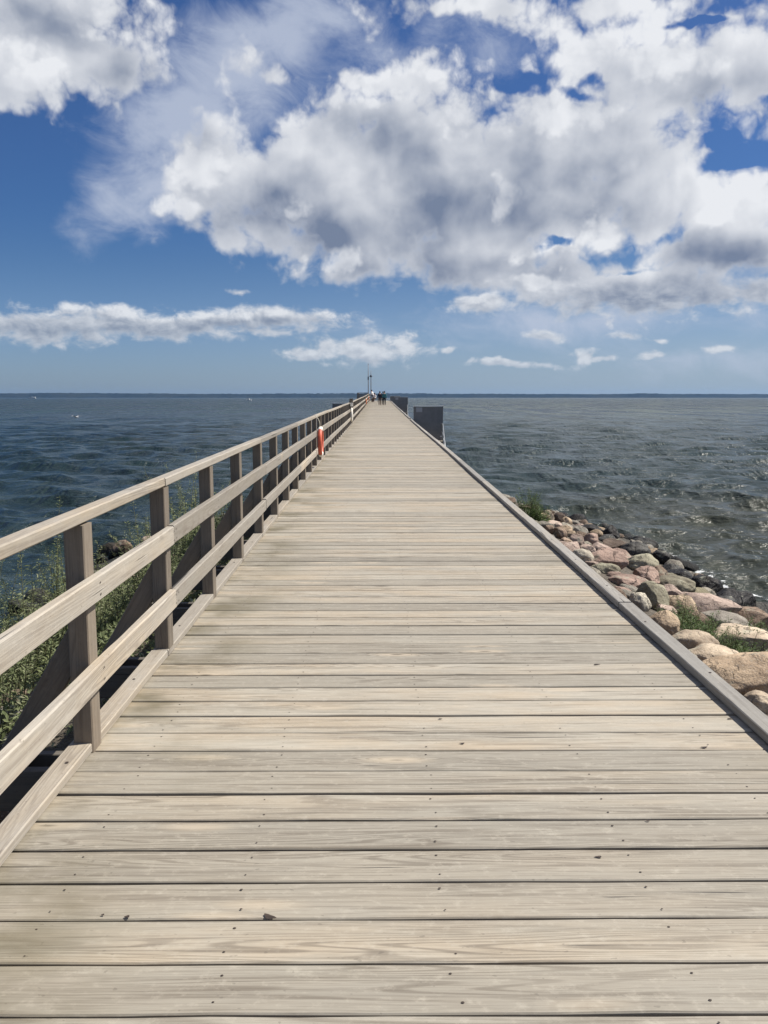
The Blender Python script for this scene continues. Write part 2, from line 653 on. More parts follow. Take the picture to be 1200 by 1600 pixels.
# bearers: pairs of planks under the deck that stick out on the left below each post
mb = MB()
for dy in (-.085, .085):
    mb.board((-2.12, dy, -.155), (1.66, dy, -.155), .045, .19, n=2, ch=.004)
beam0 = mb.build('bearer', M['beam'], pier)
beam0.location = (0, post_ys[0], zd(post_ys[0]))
for y in post_ys[1:]:
    dup(beam0, pier, (0, y, zd(y)))
# long joists under the planks
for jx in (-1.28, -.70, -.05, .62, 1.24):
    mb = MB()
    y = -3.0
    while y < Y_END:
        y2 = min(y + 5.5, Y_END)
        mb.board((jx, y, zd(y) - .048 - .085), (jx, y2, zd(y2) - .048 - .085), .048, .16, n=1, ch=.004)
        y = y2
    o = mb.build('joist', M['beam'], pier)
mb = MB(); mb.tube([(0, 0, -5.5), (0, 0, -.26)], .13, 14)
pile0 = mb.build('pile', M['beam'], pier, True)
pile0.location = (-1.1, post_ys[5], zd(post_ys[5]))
first = True
for i in range(5, 95, 4):
    for px_ in (-1.1, 1.1):
        if first: first = False; continue
        dup(pile0, pier, (px_, post_ys[i], zd(post_ys[i])))

# ------------------------------------------------------------------ railing
railing = empty('railing', (-1.55, 0, 0), 0, 'grey weathered timber railing with three rails along the left of the pier', 'railing')
PX_IN = DECK_L + .004               # inner face of posts
PW, PD = .088, .112


def rel(x, y, z): return (x + 1.55, y, z)


mb = MB()
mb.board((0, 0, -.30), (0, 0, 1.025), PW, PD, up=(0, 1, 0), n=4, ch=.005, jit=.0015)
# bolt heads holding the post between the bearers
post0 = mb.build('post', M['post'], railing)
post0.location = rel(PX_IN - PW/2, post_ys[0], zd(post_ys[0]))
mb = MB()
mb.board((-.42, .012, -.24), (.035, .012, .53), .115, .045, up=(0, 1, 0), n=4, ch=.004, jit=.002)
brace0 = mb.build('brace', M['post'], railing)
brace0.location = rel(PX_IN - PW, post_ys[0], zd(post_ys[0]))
for y in post_ys[1:]:
    dup(post0, railing, rel(PX_IN - PW/2 + rng.uniform(-.002, .002), y, zd(y)), (rng.uniform(-.004, .004), rng.uniform(-.004, .004), 0))
    dup(brace0, railing, rel(PX_IN - PW, y, zd(y)), (0, rng.uniform(-.02, .02), 0))
KL = STEP * 3
y = POST0 - 2 * STEP - .02
while y < post_ys[-1] - .5:
    y2 = min(y + KL, post_ys[-1] + .06)
    za, zb_ = zd(y), zd(y2)
    rot = math.atan2(zb_ - za, y2 - y)
    L = math.hypot(y2 - y, zb_ - za) - .004
    for name, x, z, w, t, lean in (('top_rail', PX_IN - .033, 1.025 + .026, .070, .052, 0),
                                   ('middle_rail', PX_IN + .0225, .735, .045, .112, 0),
                                   ('lower_rail', PX_IN + .0225, .355, .045, .112, 0)):
        mb = MB()
        mb.board((0, 0, 0), (0, L, 0), w, t, n=9, ch=.006, jit=.0022)
        if name != 'top_rail':
            for q in range(4):
                yq = .02 + STEP*q + (.03 if q == 0 else (-.03 if q == 3 else 0))
                for dz in (-.026, .026):
                    if 0 < yq < L:
                        vs = [(w/2 + .0030, yq + .0055*math.cos(a), dz + .0055*math.sin(a)) for a in [2*math.pi*k/8 for k in range(8)]]
                        mb.add(vs, [tuple(range(8))], None, 1)
        o = mb.build(name, [M['rail'], M['nail']], railing)
        o.location = rel(x, y, za + z + rng.uniform(-.007, .007))
        o.rotation_euler = (rot + rng.uniform(-.0008, .0008), 0, 0)
    y = y2

# ------------------------------------------------------------------ lifebuoys hung on the railing
def torus_arc(mb, R_, r_, a0, a1, n, seg=12, mi=0, ry=1.0):
    vs, fs = [], []
    for i in range(n + 1):
        a = a0 + (a1 - a0) * i / n
        for k in range(seg):
            b = 2*math.pi*k/seg
            rr = R_ + r_*math.cos(b)
            vs.append((r_*1.15*math.sin(b), rr*math.cos(a), rr*math.sin(a)))
    for i in range(n):
        for k in range(seg):
            k2 = (k+1) % seg
            fs.append((i*seg+k, i*seg+k2, (i+1)*seg+k2, (i+1)*seg+k))
    mb.add(vs, fs, None, mi)


def lifebuoy(y, main, label, white_first=False, tall=False):
    t = empty('lifebuoy', (DECK_L + .112, y, zd(y) + .56), 0, label, 'lifebuoy', 'lifebuoys hung along the railing')
    mb = MB()
    torus_arc(mb, .270, .037, 0, 2*math.pi, 48)
    ring = mb.build('ring', M[main], t, True)
    for a in (math.pi/2, math.pi*1.5) + ((0, math.pi) if white_first else ()):
        mb = MB()
        wd = .55 if not white_first else .5
        torus_arc(mb, .270, .0386, a - wd, a + wd, 10)
        mb.build('white_band', M['buoy_white'], ring, True)
    mb = MB()
    mb.tube([(-.01, 0, .32), (-.02, .02, .39), (-.05, 0, .46), (-.09, 0, .50)], .009, 6)
    mb.build('rope', M['rope'], t, True)
    return t


lifebuoy(17.0, 'buoy_red', 'red lifebuoy with white bands hanging nearest on the railing')
lifebuoy(37.2, 'buoy_white', 'mostly white lifebuoy hanging below a small white box on the railing', True)
lifebuoy(82.0, 'buoy_orange', 'small orange lifebuoy hanging far along the railing')
lifebuoy(104.0, 'buoy_orange', 'farthest orange lifebuoy by the seated people at the railing')
# the taller box post over the second lifebuoy
t = empty('rescue_box', (DECK_L + .075, 37.5, zd(37.5)), 0, 'small white box on a dark backing board above the white lifebuoy', 'rescue box')
mb = MB(); mb.board((0, .06, .62), (0, .06, 1.26), .16, .03, up=(0, 1, 0)); mb.build('backing_board', M['post'], t)
mb = MB(); mb.board((.02, -.03, .92), (.02, -.03, 1.08), .12, .10, up=(0, 1, 0), ch=.01); mb.build('box', M['buoy_white'], t)

# ------------------------------------------------------------------ bathing platforms with wind screens
def bathing_stage(y, side, label_p, label_s, sign, stairs=True):
    zp = zd(y) - 1.14
    x0 = 1.72 if side > 0 else -1.72
    x1 = x0 + side * 1.62
    t = empty('bathing_platform', ((x0 + x1)/2, y, zp), 0, label_p, 'platform', 'bathing platforms beside the pier')
    mb = MB()
    yy = -.9
    while yy < 2.6:
        mb.board((-.81, yy, -.02), (.81, yy, -.02), .14, .04, ch=.004); yy += .147
    mb.build('boards', M['deck'], t)
    for (lx, ly) in ((-.7, -.7), (.7, -.7), (-.7, 2.4), (.7, 2.4)):
        mb = MB(); mb.tube([(lx, ly, -3.6), (lx, ly, -.045)], .09, 10); mb.build('leg', M['beam'], t, True)
    if stairs:
        for i in range(9):
            mb = MB(); mb.board((-.62, -1.05 - .28*i, -.17*(i+1)), (.62, -1.05 - .28*i, -.17*(i+1)), .24, .04, ch=.004)
            mb.build('tread', M['beam'], t)
        for s in (-1, 1):
            mb = MB()
            sx = s * .74
            mb.tube([(sx, -.1, -.3), (sx, -.1, .95), (sx, -.95, .95), (sx, -3.8, -.75), (sx, -3.8, -2.0)], .021, 8)
            mb.tube([(sx, -.1, .48), (sx, -.95, .48), (sx, -3.8, -1.2)], .016, 8)
            for q in range(7):
                f = q / 6
                yq = -.95 - 2.85*f
                mb.tube([(sx, yq, .95 - 1.70*f), (sx, yq, -.05 - 1.70*f)], .012, 6)
            mb.build('handrail', M['steel'], t, True)
        mb = MB(); mb.board((.70, -.22, -.05), (.70, -.22, .22), .09, .09, up=(0, 1, 0)); mb.build('bollard_post', M['screen'], t)
        mb = MB(); mb.board((.70, -.22, .22), (.70, -.22, .25), .10, .10, up=(0, 1, 0)); mb.build('bollard_cap', M['zinc'], t)
    # the wind screen stands on the platform
    s = empty('wind_screen', ((x0 + x1)/2, y, zp), 0, label_s, 'wind screen', 'wind screens beside the pier')
    mb = MB()
    nb = 11
    bw = 1.86 / nb
    for i in range(nb):
        z0 = bw * (i + .5) + .004
        mb.board((-.765, 0, z0), (.765, 0, z0), .032, bw - .0012, ch=.001)
    pnl = mb.build('panel', M['screen'], s)
    for sx in (-.795, .795):
        mb = MB(); mb.board((sx, 0, 0.003), (sx, 0, 1.885), .055, .075, up=(0, 1, 0)); mb.build('frame_post', M['screen'], s)
    mb = MB(); mb.board((-.85, 0, 1.905), (.85, 0, 1.905), .13, .035, ch=.004); mb.build('cap_rail', M['zinc'], s)
    if sign:
        mb = MB(); mb.board((-.68, -.024, 1.70), (-.34, -.024, 1.70), .012, .26, ch=.002); mb.build('notice_board', M['sign'], pnl)


bathing_stage(47.0, 1, 'low bathing platform with steel handrails at the nearest right wind screen',
              'tall dark grey wind screen with pale notice, nearest on the right', True)
bathing_stage(103.0, 1, 'low bathing platform under the middle right wind screen',
              'middle of the three dark wind screens on the right', True)
bathing_stage(139.0, 1, 'farthest low bathing platform on the right of the pier',
              'farthest dark wind screen on the right, showing just its pale cap', False, False)
bathing_stage(57.0, -1, 'low bathing platform behind the left railing',
              'dark wind screen with pale cap showing above the left railing', False)

# ------------------------------------------------------------------ pier head with masts
head = empty('pier_end_platform', (-.6, 141, zd(141)), 0, 'low square platform with rails at the far end of the pier', 'pier head')
mb = MB()
for i in range(46):
    mb.board((-3.0, -6.9 + .3*i, -.03), (2.2, -6.9 + .3*i, -.03), .29, .045, ch=.006)
mb.build('boards', M['deck'], head)
for lx in (-2.8, 2.0):
    for ly in (-6.0, 0, 6.0):
        mb = MB(); mb.tube([(lx, ly, -6.5), (lx, ly, -.06)], .14, 10); mb.build('pile', M['beam'], head, True)
for lx in (-2.95, ):
    for ly in (-6.5, -3.2, 0, 3.2, 6.5):
        mb = MB(); mb.board((lx, ly, 0.0), (lx, ly, 1.22), .12, .12, up=(0, 1, 0)); mb.build('post', M['post'], head)
for (a, b_, nm) in (((-2.95, -6.6, 1.25), (-2.95, 6.6, 1.25), 'top_rail'), ((-2.95, -6.6, .7), (-2.95, 6.6, .7), 'middle_rail')):
    mb = MB(); mb.board(a, b_, .12, .06); mb.build(nm, M['rail'], head)
mb = MB()
for i in range(6):
    mb.board((-2.88, -6.55, .12 + .19*i), (-1.3, -6.55, .12 + .19*i), .035, .15)
mb.board((-2.95, -6.55, 1.27), (-1.25, -6.55, 1.27), .14, .07)
mb.build('board_wall', M['screen'], head)

# flag pole and lamp mast
fp = empty('flagpole', (-1.92, 141.5, zd(141)), 0, 'tall thin bare flagpole at the far end of the pier', 'flagpole')
mb = MB(); mb.tube([(0, 0, .0), (0, 0, 3.4), (0, 0, 6.0)], [.075, .06, .035], 10); mb.build('pole', M['mast'], fp, True)
mb = MB(); mb.board((0, -.07, 3.45), (0, -.07, 3.95), .20, .14, up=(0, 1, 0), ch=.02); mb.build('box', M['boat_dark'], fp)
mb = MB(); mb.tube([(0, 0, 5.98), (0, 0, 6.06), (0, 0, 6.12)], [.05, .06, .01], 10); mb.build('finial', M['mast'], fp, True)
lm = empty('lamp_mast', (-1.46, 140.5, zd(141)), 0, 'shorter mast with a dark lamp head beside the flagpole', 'lamp mast')
mb = MB(); mb.tube([(0, 0, .0), (0, 0, 3.9), (0, 0, 5.0)], [.07, .055, .022], 10); mb.build('pole', M['mast'], lm, True)
mb = MB(); mb.tube([(-.34, 0, 3.98), (.30, 0, 3.98)], .03, 8); mb.build('crossarm', M['boat_dark'], lm, True)
mb = MB(); mb.tube([(0, 0, 3.86), (0, 0, 3.95), (0, 0, 4.16), (0, 0, 4.22)], [.10, .17, .17, .06], 12); mb.build('lamp_head', M['boat_dark'], lm, True)

# ------------------------------------------------------------------ people
def skin_mesh(joints, edges, name, mat, parent, root=0, lv=2):
    me = bpy.data.meshes.new(name)
    me.from_pydata([j[0] for j in joints], edges, [])
    o = bpy.data.objects.new(name, me)
    COL.objects.link(o)
    md = o.modifiers.new('skin', 'SKIN')
    for i, j in enumerate(joints):
        r_ = j[1] if isinstance(j[1], tuple) else (j[1], j[1])
        me.skin_vertices[0].data[i].radius = r_
        me.skin_vertices[0].data[i].use_root = (i == root)
    sub = o.modifiers.new('sub', 'SUBSURF'); sub.levels = lv; sub.render_levels = lv
    dg = bpy.context.evaluated_depsgraph_get()
    ev = o.evaluated_get(dg)
    nm = bpy.data.meshes.new_from_object(ev)
    nm.name = name
    COL.objects.unlink(o); bpy.data.objects.remove(o)
    nm.materials.clear(); nm.materials.append(mat)
    nm.polygons.foreach_set('use_smooth', [True]*len(nm.polygons))
    p = bpy.data.objects.new(name, nm)
    return link(p, parent)


def person(x, y, rz, label, top, bottom, h=1.65, stride=.16, seated=False, lean=0.0, arm_bend=False):
    """faces +Y in its own frame (away from the camera)"""
    t = empty('person', (x, y, zd(y)), rz, label, 'person', 'people at the far end of the pier')
    k = h / 1.75
    def S(p): return Vector((p[0]*k, p[1]*k, p[2]*k))
    if not seated:
        hip_z = .92
        def tl(p):   # upper body leans about the hips
            x_, y_, z_ = p
            dz = z_ - hip_z
            return (x_, y_ + dz*math.sin(lean), hip_z + dz*math.cos(lean))
        legs = {}
        for s in (-1, 1):
            f = s * stride
            legs[s] = [(s*.09, 0.0, .88), (s*.10, .03 + f*.55, .50), (s*.10, f*.9 - .04, .09), (s*.11, f*.9 + .12, .035)]
    else:
        hip_z = .48
        def tl(p):
            x_, y_, z_ = p
            dz = z_ - .92
            return (x_, y_ + dz*math.sin(lean), hip_z + dz*math.cos(lean))
        legs = {s: [(s*.09, 0.05, .47), (s*.13, .44, .50), (s*.13, .42, .09), (s*.14, .56, .035)] for s in (-1, 1)}
    pel = tl((0, 0, .95)); chest = tl((0, 0, 1.22)); sh = tl((0, -.01, 1.40)); neck = tl((0, .0, 1.50)); hd = tl((0, .02, 1.60)); crown = tl((0, .0, 1.70))
    arms = {}
    for s in (-1, 1):
        sw = -s * stride * .9
        if arm_bend:
            arms[s] = [tl((s*.19, 0, 1.38)), tl((s*.25, .06, 1.12)), tl((s*.20, .30, 1.08)), tl((s*.19, .38, 1.08))]
        else:
            arms[s] = [tl((s*.19, 0, 1.38)), tl((s*.235, sw*.4 - .02, 1.10)), tl((s*.24, sw + .02, .86)), tl((s*.235, sw + .05, .77))]
    # continuous body
    J = [(S(pel), (.135*k, .10*k)), (S(chest), (.145*k, .105*k)), (S(sh), (.12*k, .085*k)), (S(neck), .055*k), (S(hd), (.078*k, .095*k)), (S(crown), (.06*k, .075*k))]
    Ed = [(0, 1), (1, 2), (2, 3), (3, 4), (4, 5)]
    for s in (-1, 1):
        b = len(J)
        for p, r_ in zip(legs[s], (.085, .058, .042, .035)): J.append((S(p), r_*k))
        Ed += [(0, b), (b, b+1), (b+1, b+2), (b+2, b+3)]
        b = len(J)
        for p, r_ in zip(arms[s], (.055, .043, .032, .036)): J.append((S(p), r_*k))
        Ed += [(2, b), (b, b+1), (b+1, b+2), (b+2, b+3)]
    body = skin_mesh(J, Ed, 'body', M['skin'], t)
    # jacket
    J = [(S(pel), (.165*k, .125*k)), (S(chest), (.172*k, .13*k)), (S(sh), (.14*k, .10*k)), (S(tl((0, 0, 1.47))), .075*k), (S(tl((0, 0, .84))), (.175*k, .125*k))]
    Ed = [(0, 1), (1, 2), (2, 3), (0, 4)]
    for s in (-1, 1):
        b = len(J)
        for p, r_ in zip(arms[s][:3], (.078, .064, .052)): J.append((S(p), r_*k))
        Ed += [(2, b), (b, b+1), (b+1, b+2)]
    skin_mesh(J, Ed, 'jacket', M[top], t)
    # trousers
    J = [(S(tl((0, 0, .92))), (.15*k, .11*k))]
    Ed = []
    for s in (-1, 1):
        b = len(J)
        for p, r_ in zip(legs[s][:3], (.105, .076, .062)): J.append((S(p), r_*k))
        Ed += [(0, b), (b, b+1), (b+1, b+2)]
    skin_mesh(J, Ed, 'trousers', M[bottom], t)
    for s in (-1, 1):
        a, c = S(legs[s][2]), S(legs[s][3])
        mb = MB()
        mb.tube([a + Vector((0, -.05, -.03))*k, a + Vector((0, 0, -.035))*k, c + Vector((0, -.02, 0))*k, c + Vector((0, .06, -.005))*k],
                [.035*k, .05*k, .045*k, .02*k], 10)
        mb.build('shoe', M['shoe'], t, True)
    # hair cap and face features
    c = S(hd)
    me = bpy.data.meshes.new('hair')
    bm = bmesh.new()
    bmesh.ops.create_icosphere(bm, subdivisions=3, radius=1)
    for v in bm.verts:
        d = v.co.copy()
        r_ = Vector((.094, .112, .125))
        if d.y > .35 and d.z < .45: r_ = r_ * .72
        v.co = Vector((d.x*r_.x, d.y*r_.y, d.z*r_.z))*k
    bm.to_mesh(me); bm.free()
    me.materials.append(M['hair'])
    me.polygons.foreach_set('use_smooth', [True]*len(me.polygons))
    ho = bpy.data.objects.new('hair', me); link(ho, t); ho.location = c + Vector((0, -.012, .045))*k
    return t


person(-.08, 92.0, .03, 'left walker of three in a dark navy jacket, seen from behind', 'navy', 'browncloth', 1.50, .10)
person(.27, 93.4, -.02, 'middle walker of three in a dark teal jacket, partly hidden', 'darkteal', 'blackcloth', 1.47, -.08)
person(.42, 91.8, .04, 'right walker of three in a bright teal jacket and black trousers', 'teal', 'blackcloth', 1.52, .12)
person(-.98, 117.5, 1.0, 'person in a white top leaning towards the railing far away', 'whitecloth', 'blackcloth', 1.66, .05, False, .35, True)
bench = empty('bench', (-.72, 113.2, zd(113.2)), 0, 'low dark bench under a seated person near the far railing', 'bench')
mb = MB(); mb.board((-.5, 0, .42), (.5, 0, .42), .34, .05); mb.build('seat', M['beam'], bench)
for s in (-1, 1):
    mb = MB(); mb.board((s*.4, 0, .002), (s*.4, 0, .394), .06, .28, up=(0, 1, 0)); mb.build('leg', M['beam'], bench)
person(-.72, 113.2, 2.6, 'seated person in a pale top with dark trousers by the far railing', 'whitecloth', 'browncloth', 1.62, .05, True, .1, True)

# ------------------------------------------------------------------ bank
def build_bank():
    xs = np.arange(-9.6, 9.61, .16); ys = np.arange(-16, 32.1, .16)
    vs = []
    for y in ys:
        for x in xs:
            z = zbank(x, y) + .07*mn.noise(Vector((x*1.3, y*1.3, 0))) + .03*mn.noise(Vector((x*4, y*4, 3)))
            vs.append((x, y, z))
    nx, ny = len(xs), len(ys)
    fs = [(j*nx+i, j*nx+i+1, (j+1)*nx+i+1, (j+1)*nx+i) for j in range(ny-1) for i in range(nx-1)]
    mb = MB(); mb.add(vs, fs)
    o = mb.build('shore_bank', M['bank'], None, True)
    tag(o, kind='structure')


build_bank()

# ------------------------------------------------------------------ rocks
def rock_mesh(seed, dims, angular=.5, sub=4):
    r = random.Random(seed)
    bm = bmesh.new()
    bmesh.ops.create_icosphere(bm, subdivisions=sub, radius=1)
    off = Vector((r.uniform(0, 99), r.uniform(0, 99), r.uniform(0, 99)))
    planes = []
    for i in range(int(5 + 13*angular)):
        n = Vector((r.gauss(0, 1), r.gauss(0, 1), r.gauss(0, 1))).normalized()
        planes.append((n, r.uniform(.60, .94) if angular > .3 else r.uniform(.82, .98)))
    for v in bm.verts:
        d = v.co.normalized()
        rad = 1 + .20*mn.noise(d*1.1 + off) + .09*mn.noise(d*2.6 + off)
        p = d * rad
        for n, c in planes:
            e = p.dot(n) - c
            if e > 0: p -= n * e * (.94 if angular > .3 else .6)
        p += d * (.030*mn.noise(d*5 + off) + .018*mn.noise(d*13 + off) + .008*mn.noise(d*30 + off))
        v.co = Vector((p.x*dims[0], p.y*dims[1], p.z*dims[2]))
    me = bpy.data.meshes.new('boulder')
    bm.to_mesh(me); bm.free()
    me.polygons.foreach_set('use_smooth', [True]*len(me.polygons))
    return me


RC = {'cream': (.46, .39, .30), 'tan': (.36, .285, .205), 'sand': (.42, .33, .235), 'pink': (.37, .295, .255), 'red': (.30, .22, .185),
      'brown': (.22, .165, .125), 'dbrown': (.13, .10, .08), 'grey': (.29, .275, .24), 'sage': (.27, .26, .195), 'pale': (.43, .405, .34),
      'dark': (.055, .055, .052), 'black': (.014, .014, .015), 'olive': (.20, .185, .125)}
# pixel x, y, width, height, colour, angular, label
ROCKS = [
 (857, 810, 18, 17, 'cream', .5, 'small cream boulder right beside the bush at the tip of the right bank'),
 (873, 811, 17, 15, 'dbrown', .3, 'dark brown boulder behind the cream one at the tip of the right bank'),
 (885, 818, 15, 14, 'tan', .3, 'small round tan boulder near the water at the tip of the right bank'),
 (866, 821, 25, 12, 'pink', .5, 'flat pinkish boulder below the cream one near the bush'),
 (856, 828, 18, 12, 'brown', .5, 'brown boulder against the kerb just below the bush'),
 (884, 831, 26, 13, 'sand', .5, 'flat sandy boulder among the far stones of the right bank'),
 (874, 835, 21, 17, 'brown', .6, 'brown angular boulder in front of the flat sandy one'),
 (904, 831, 26, 15, 'grey', .4, 'grey boulder at the waterline beside the long black stone'),
 (901, 845, 22, 17, 'pink', .4, 'rounded pink boulder between the sandy and the reddish far stones'),
 (884, 848, 18, 11, 'brown', .5, 'small brown boulder near the kerb below the angular brown one'),
 (896, 857, 26, 15, 'pink', .6, 'pink boulder at the kerb above the pale grey dome'),
 (922, 846, 28, 17, 'red', .7, 'reddish cracked boulder behind the light pink slab'),
 (922, 831, 34, 11, 'black', .7, 'long black wet stone lying at the far waterline'),
 (953, 836, 28, 21, 'black', .9, 'jagged black rock standing tallest at the far waterline'),
 (948, 846, 34, 12, 'dark', .7, 'dark flat stone below the jagged black rock'),
 (916, 861, 22, 15, 'pink', .6, 'pink block left of the light pink slab'),
 (940, 860, 34, 17, 'pink', .7, 'light pink slab with a shaded front in the middle of the far stones'),
 (967, 869, 34, 17, 'red', .8, 'red brown wedge right of the light pink slab'),
 (957, 853, 34, 13, 'dbrown', .6, 'dark grey brown stone above the red brown wedge'),
 (992, 864, 38, 24, 'dark', .3, 'big rounded dark stone with a wet side at the waterline'),
 (909, 874, 28, 24, 'pale', .2, 'pale grey dome shaped boulder against the kerb'),
 (950, 881, 58, 32, 'red', .6, 'largest reddish pink boulder, beside the pale grey dome'),
 (945, 893, 38, 18, 'sage', .3, 'green grey rounded boulder in front of the largest reddish one'),
 (1001, 886, 46, 26, 'sage', .3, 'mottled grey green boulder below the big dark wet stone'),
 (960, 903, 26, 13, 'red', .6, 'small red stone near the kerb below the green grey one'),
 (980, 913, 52, 23, 'red', .8, 'wide red brown angular boulder near the kerb'),
 (1009, 904, 36, 24, 'red', .7, 'pinkish red boulder below the mottled grey green one'),
 (971, 926, 24, 15, 'red', .6, 'red brown stone squeezed between the kerb and the wide angular one'),
 (998, 946, 28, 28, 'pale', .2, 'smooth pale egg shaped boulder touching the kerb'),
 (1018, 938, 44, 40, 'sage', .4, 'large grey green boulder with a dark side behind the pale egg'),
 (1028, 898, 26, 24, 'brown', .8, 'brown red block behind the olive slab'),
 (1043, 905, 28, 13, 'olive', .3, 'small olive slab behind the long sage boulder'),
 (1053, 916, 54, 22, 'sage', .15, 'long smooth sage grey boulder near the black waterline stones'),
 (1045, 928, 44, 20, 'pink', .5, 'tan pink flat topped boulder below the long sage one'),
 (1068, 937, 26, 16, 'pink', .3, 'small pinkish stone right of the tan flat topped one'),
 (1092, 931, 34, 15, 'olive', .3, 'dark olive rounded stone beside the black waterline stones'),
 (1060, 952, 46, 30, 'tan', .2, 'round tan boulder left of the big brown sloping rock'),
 (1040, 957, 28, 17, 'pink', .6, 'pink stone wedged left of the round tan boulder'),
 (1112, 955, 80, 38, 'pink', .6, 'biggest brown pink rock, sloping towards the water'),
 (1172, 976, 66, 34, 'brown', .5, 'wide dark brown rock at the right end of the sloping one'),
 (1122, 979, 72, 24, 'grey', .4, 'flat grey boulder with grass in front of it'),
 (1126, 945, 36, 18, 'dark', .6, 'dark grey stone between the sloping rock and the black ones'),
 (1050, 894, 42, 17, 'dark', .4, 'dark wet grey slab above the olive slab'),
 (1031, 874, 32, 24, 'black', .9, 'black pointed rock where a wave breaks'),
 (1060, 903, 46, 20, 'black', .6, 'black rounded rock beyond the small olive slab'),
 (1097, 918, 50, 25, 'black', .7, 'black rock at the waterline right of the long sage boulder'),
 (1142, 941, 64, 27, 'black', .7, 'long black rock at the waterline behind the sloping rock'),
 (1188, 959, 44, 22, 'black', .7, 'black rock at the waterline near the edge of the picture'),
 (1042, 970, 36, 20, 'sage', .6, 'lichen covered greenish stone left of the grass'),
 (1036, 979, 40, 30, 'sand', .1, 'smooth peach coloured oval stone touching the kerb'),
 (1082, 1009, 60, 30, 'cream', .3, 'cream flat topped boulder at the kerb below the grass'),
 (1145, 1006, 90, 32, 'cream', .4, 'big cream boulder with a dark front standing in the grass'),
 (1112, 1033, 66, 22, 'cream', .15, 'cream rounded stone between kerb and the large tan boulder'),
 (1170, 1070, 120, 56, 'sand', .1, 'largest smooth tan boulder, lying along the kerb'),
 (1186, 1044, 44, 20, 'brown', .4, 'brown grey stone behind the largest smooth tan boulder'),
 (1183, 1102, 38, 28, 'cream', .2, 'small cream stone in front of the largest smooth tan boulder'),
 # left bank
 (172, 866, 26, 20, 'tan', .5, 'tan boulder at the left waterline seen between the first two posts'),
 (193, 862, 26, 18, 'brown', .5, 'brown boulder beside the tan one at the left waterline'),
 (160, 876, 22, 14, 'black', .7, 'black wet stone at the left waterline between the first two posts'),
 (128, 1010, 34, 22, 'grey', .5, 'grey stone among the weeds left of the nearest post'),
 (18, 1135, 60, 30, 'grey', .6, 'grey flat rock below the weeds at the left edge'),
 (14, 1168, 40, 26, 'dark', .5, 'dark shaded rock under the railing at the left edge'),
 (22, 1262, 38, 30, 'tan', .6, 'tan rock under the railing beside the left kerb'),
 (12, 1290, 40, 34, 'brown', .6, 'brown rock in deep shade under the left kerb'),
 (50, 1224, 34, 24, 'brown', .6, 'small brown rock between the railing foot and the left kerb'),
]
placed = []
for i, (px, py, wpx, hpx, colr, ang, lab) in enumerate(ROCKS):
    p, tdist = ground_hit(px, py + hpx*.30)
    s = tdist / F_PX * 1.04
    w = wpx * s * .5 * 1.14
    hgt = max(hpx * s * .5 * 1.40, w * .50)
    dep = w * rng.uniform(.75, .95)
    me = rock_mesh(100 + i, (w, dep, hgt), ang, 5 if wpx > 20 else 4)
    wet = colr in ('black', 'dark')
    me.materials.append(M['wetrock' if wet else 'rock'])
    o = bpy.data.objects.new('boulder', me)
    c = RC[colr]
    j = rng.uniform(.92, 1.08) * (1.0 if wet else 1.14)
    o.color = (c[0]*j, c[1]*j, c[2]*j, 1)
    zc = zbank(p.x, p.y)
    o.location = (p.x, p.y, zc + hgt*(.42 if p.x > 0 or wet else .75))
    o.rotation_euler = (rng.uniform(-.12, .12), rng.uniform(-.12, .12), rng.uniform(-.3, .3))
    link(o)
    tag(o, lab, 'boulder', 'boulders on the shore bank')
    placed.append((p.x, p.y, w))
# smaller stones wedged between the boulders: shared meshes
stone_mesh = []
for k in range(9):
    me = rock_mesh(900 + k, (1, .85, .7), rng.choice((.2, .5, .8)), 3)
    stone_mesh.append(me)
wet_mesh = []
for me in stone_mesh:
    w2 = me.copy(); w2.materials.append(M['wetrock']); wet_mesh.append(w2)
    me.materials.append(M['rock'])
for side, cnt in ((1, 270), (-1, 115)):
    n = 0; tries = 0
    while n < cnt and tries < 14000:
        tries += 1
        x = side * rng.uniform(1.95, 5.95); y = rng.uniform(-3.0, 24.0)
        t_ = math.hypot(max(abs(x) - 1.9, 0)/3.9, max(y - 18, 0)/6.5)
        if t_ > 1.05: continue
        edge = t_ > .92
        r_ = rng.uniform(.08, .21) if not edge else rng.uniform(.16, .34)
        if any((x-a)**2 + (y-b)**2 < (.62*(w + r_))**2 for a, b, w in placed): continue
        placed.append((x, y, r_))
        o = bpy.data.objects.new('stone', (wet_mesh if edge else stone_mesh)[rng.randrange(9)])
        cn = rng.choice(('black', 'black', 'dark', 'dark')) if edge else rng.choice(('tan', 'pink', 'grey', 'brown', 'grey', 'sage', 'pale', 'brown'))
        c = RC[cn]; o.color = (*c, 1)
        o.scale = (r_, r_*rng.uniform(.8, 1.1), r_*rng.uniform(.7, 1.0))
        o.location = (x, y, zbank(x, y) + r_*.22)
        o.rotation_euler = (rng.uniform(-.4, .4), rng.uniform(-.4, .4), rng.uniform(0, 6.28))
        link(o)
        if edge:
            tag(o, 'small black wet stone along the waterline of the bank', 'stone', 'small wet stones at the waterline')
        else:
            tag(o, 'small loose stone wedged between larger boulders on the bank', 'stone', 'small stones between the boulders')
        n += 1

# ------------------------------------------------------------------ plants
def leaf(vs, fs, wc, p, d, nrm, L, w, r):
    b = len(vs)
    s = d.cross(nrm).normalized()
    vs += [p, p + d*L*.45 + s*w*.5, p + d*L + nrm*(-.15*L), p + d*L*.45 - s*w*.5]
    a, c = r.random(), r.random()
    wc += [(a, c, 0)]*4
    fs.append((b, b+1, b+2, b+3))


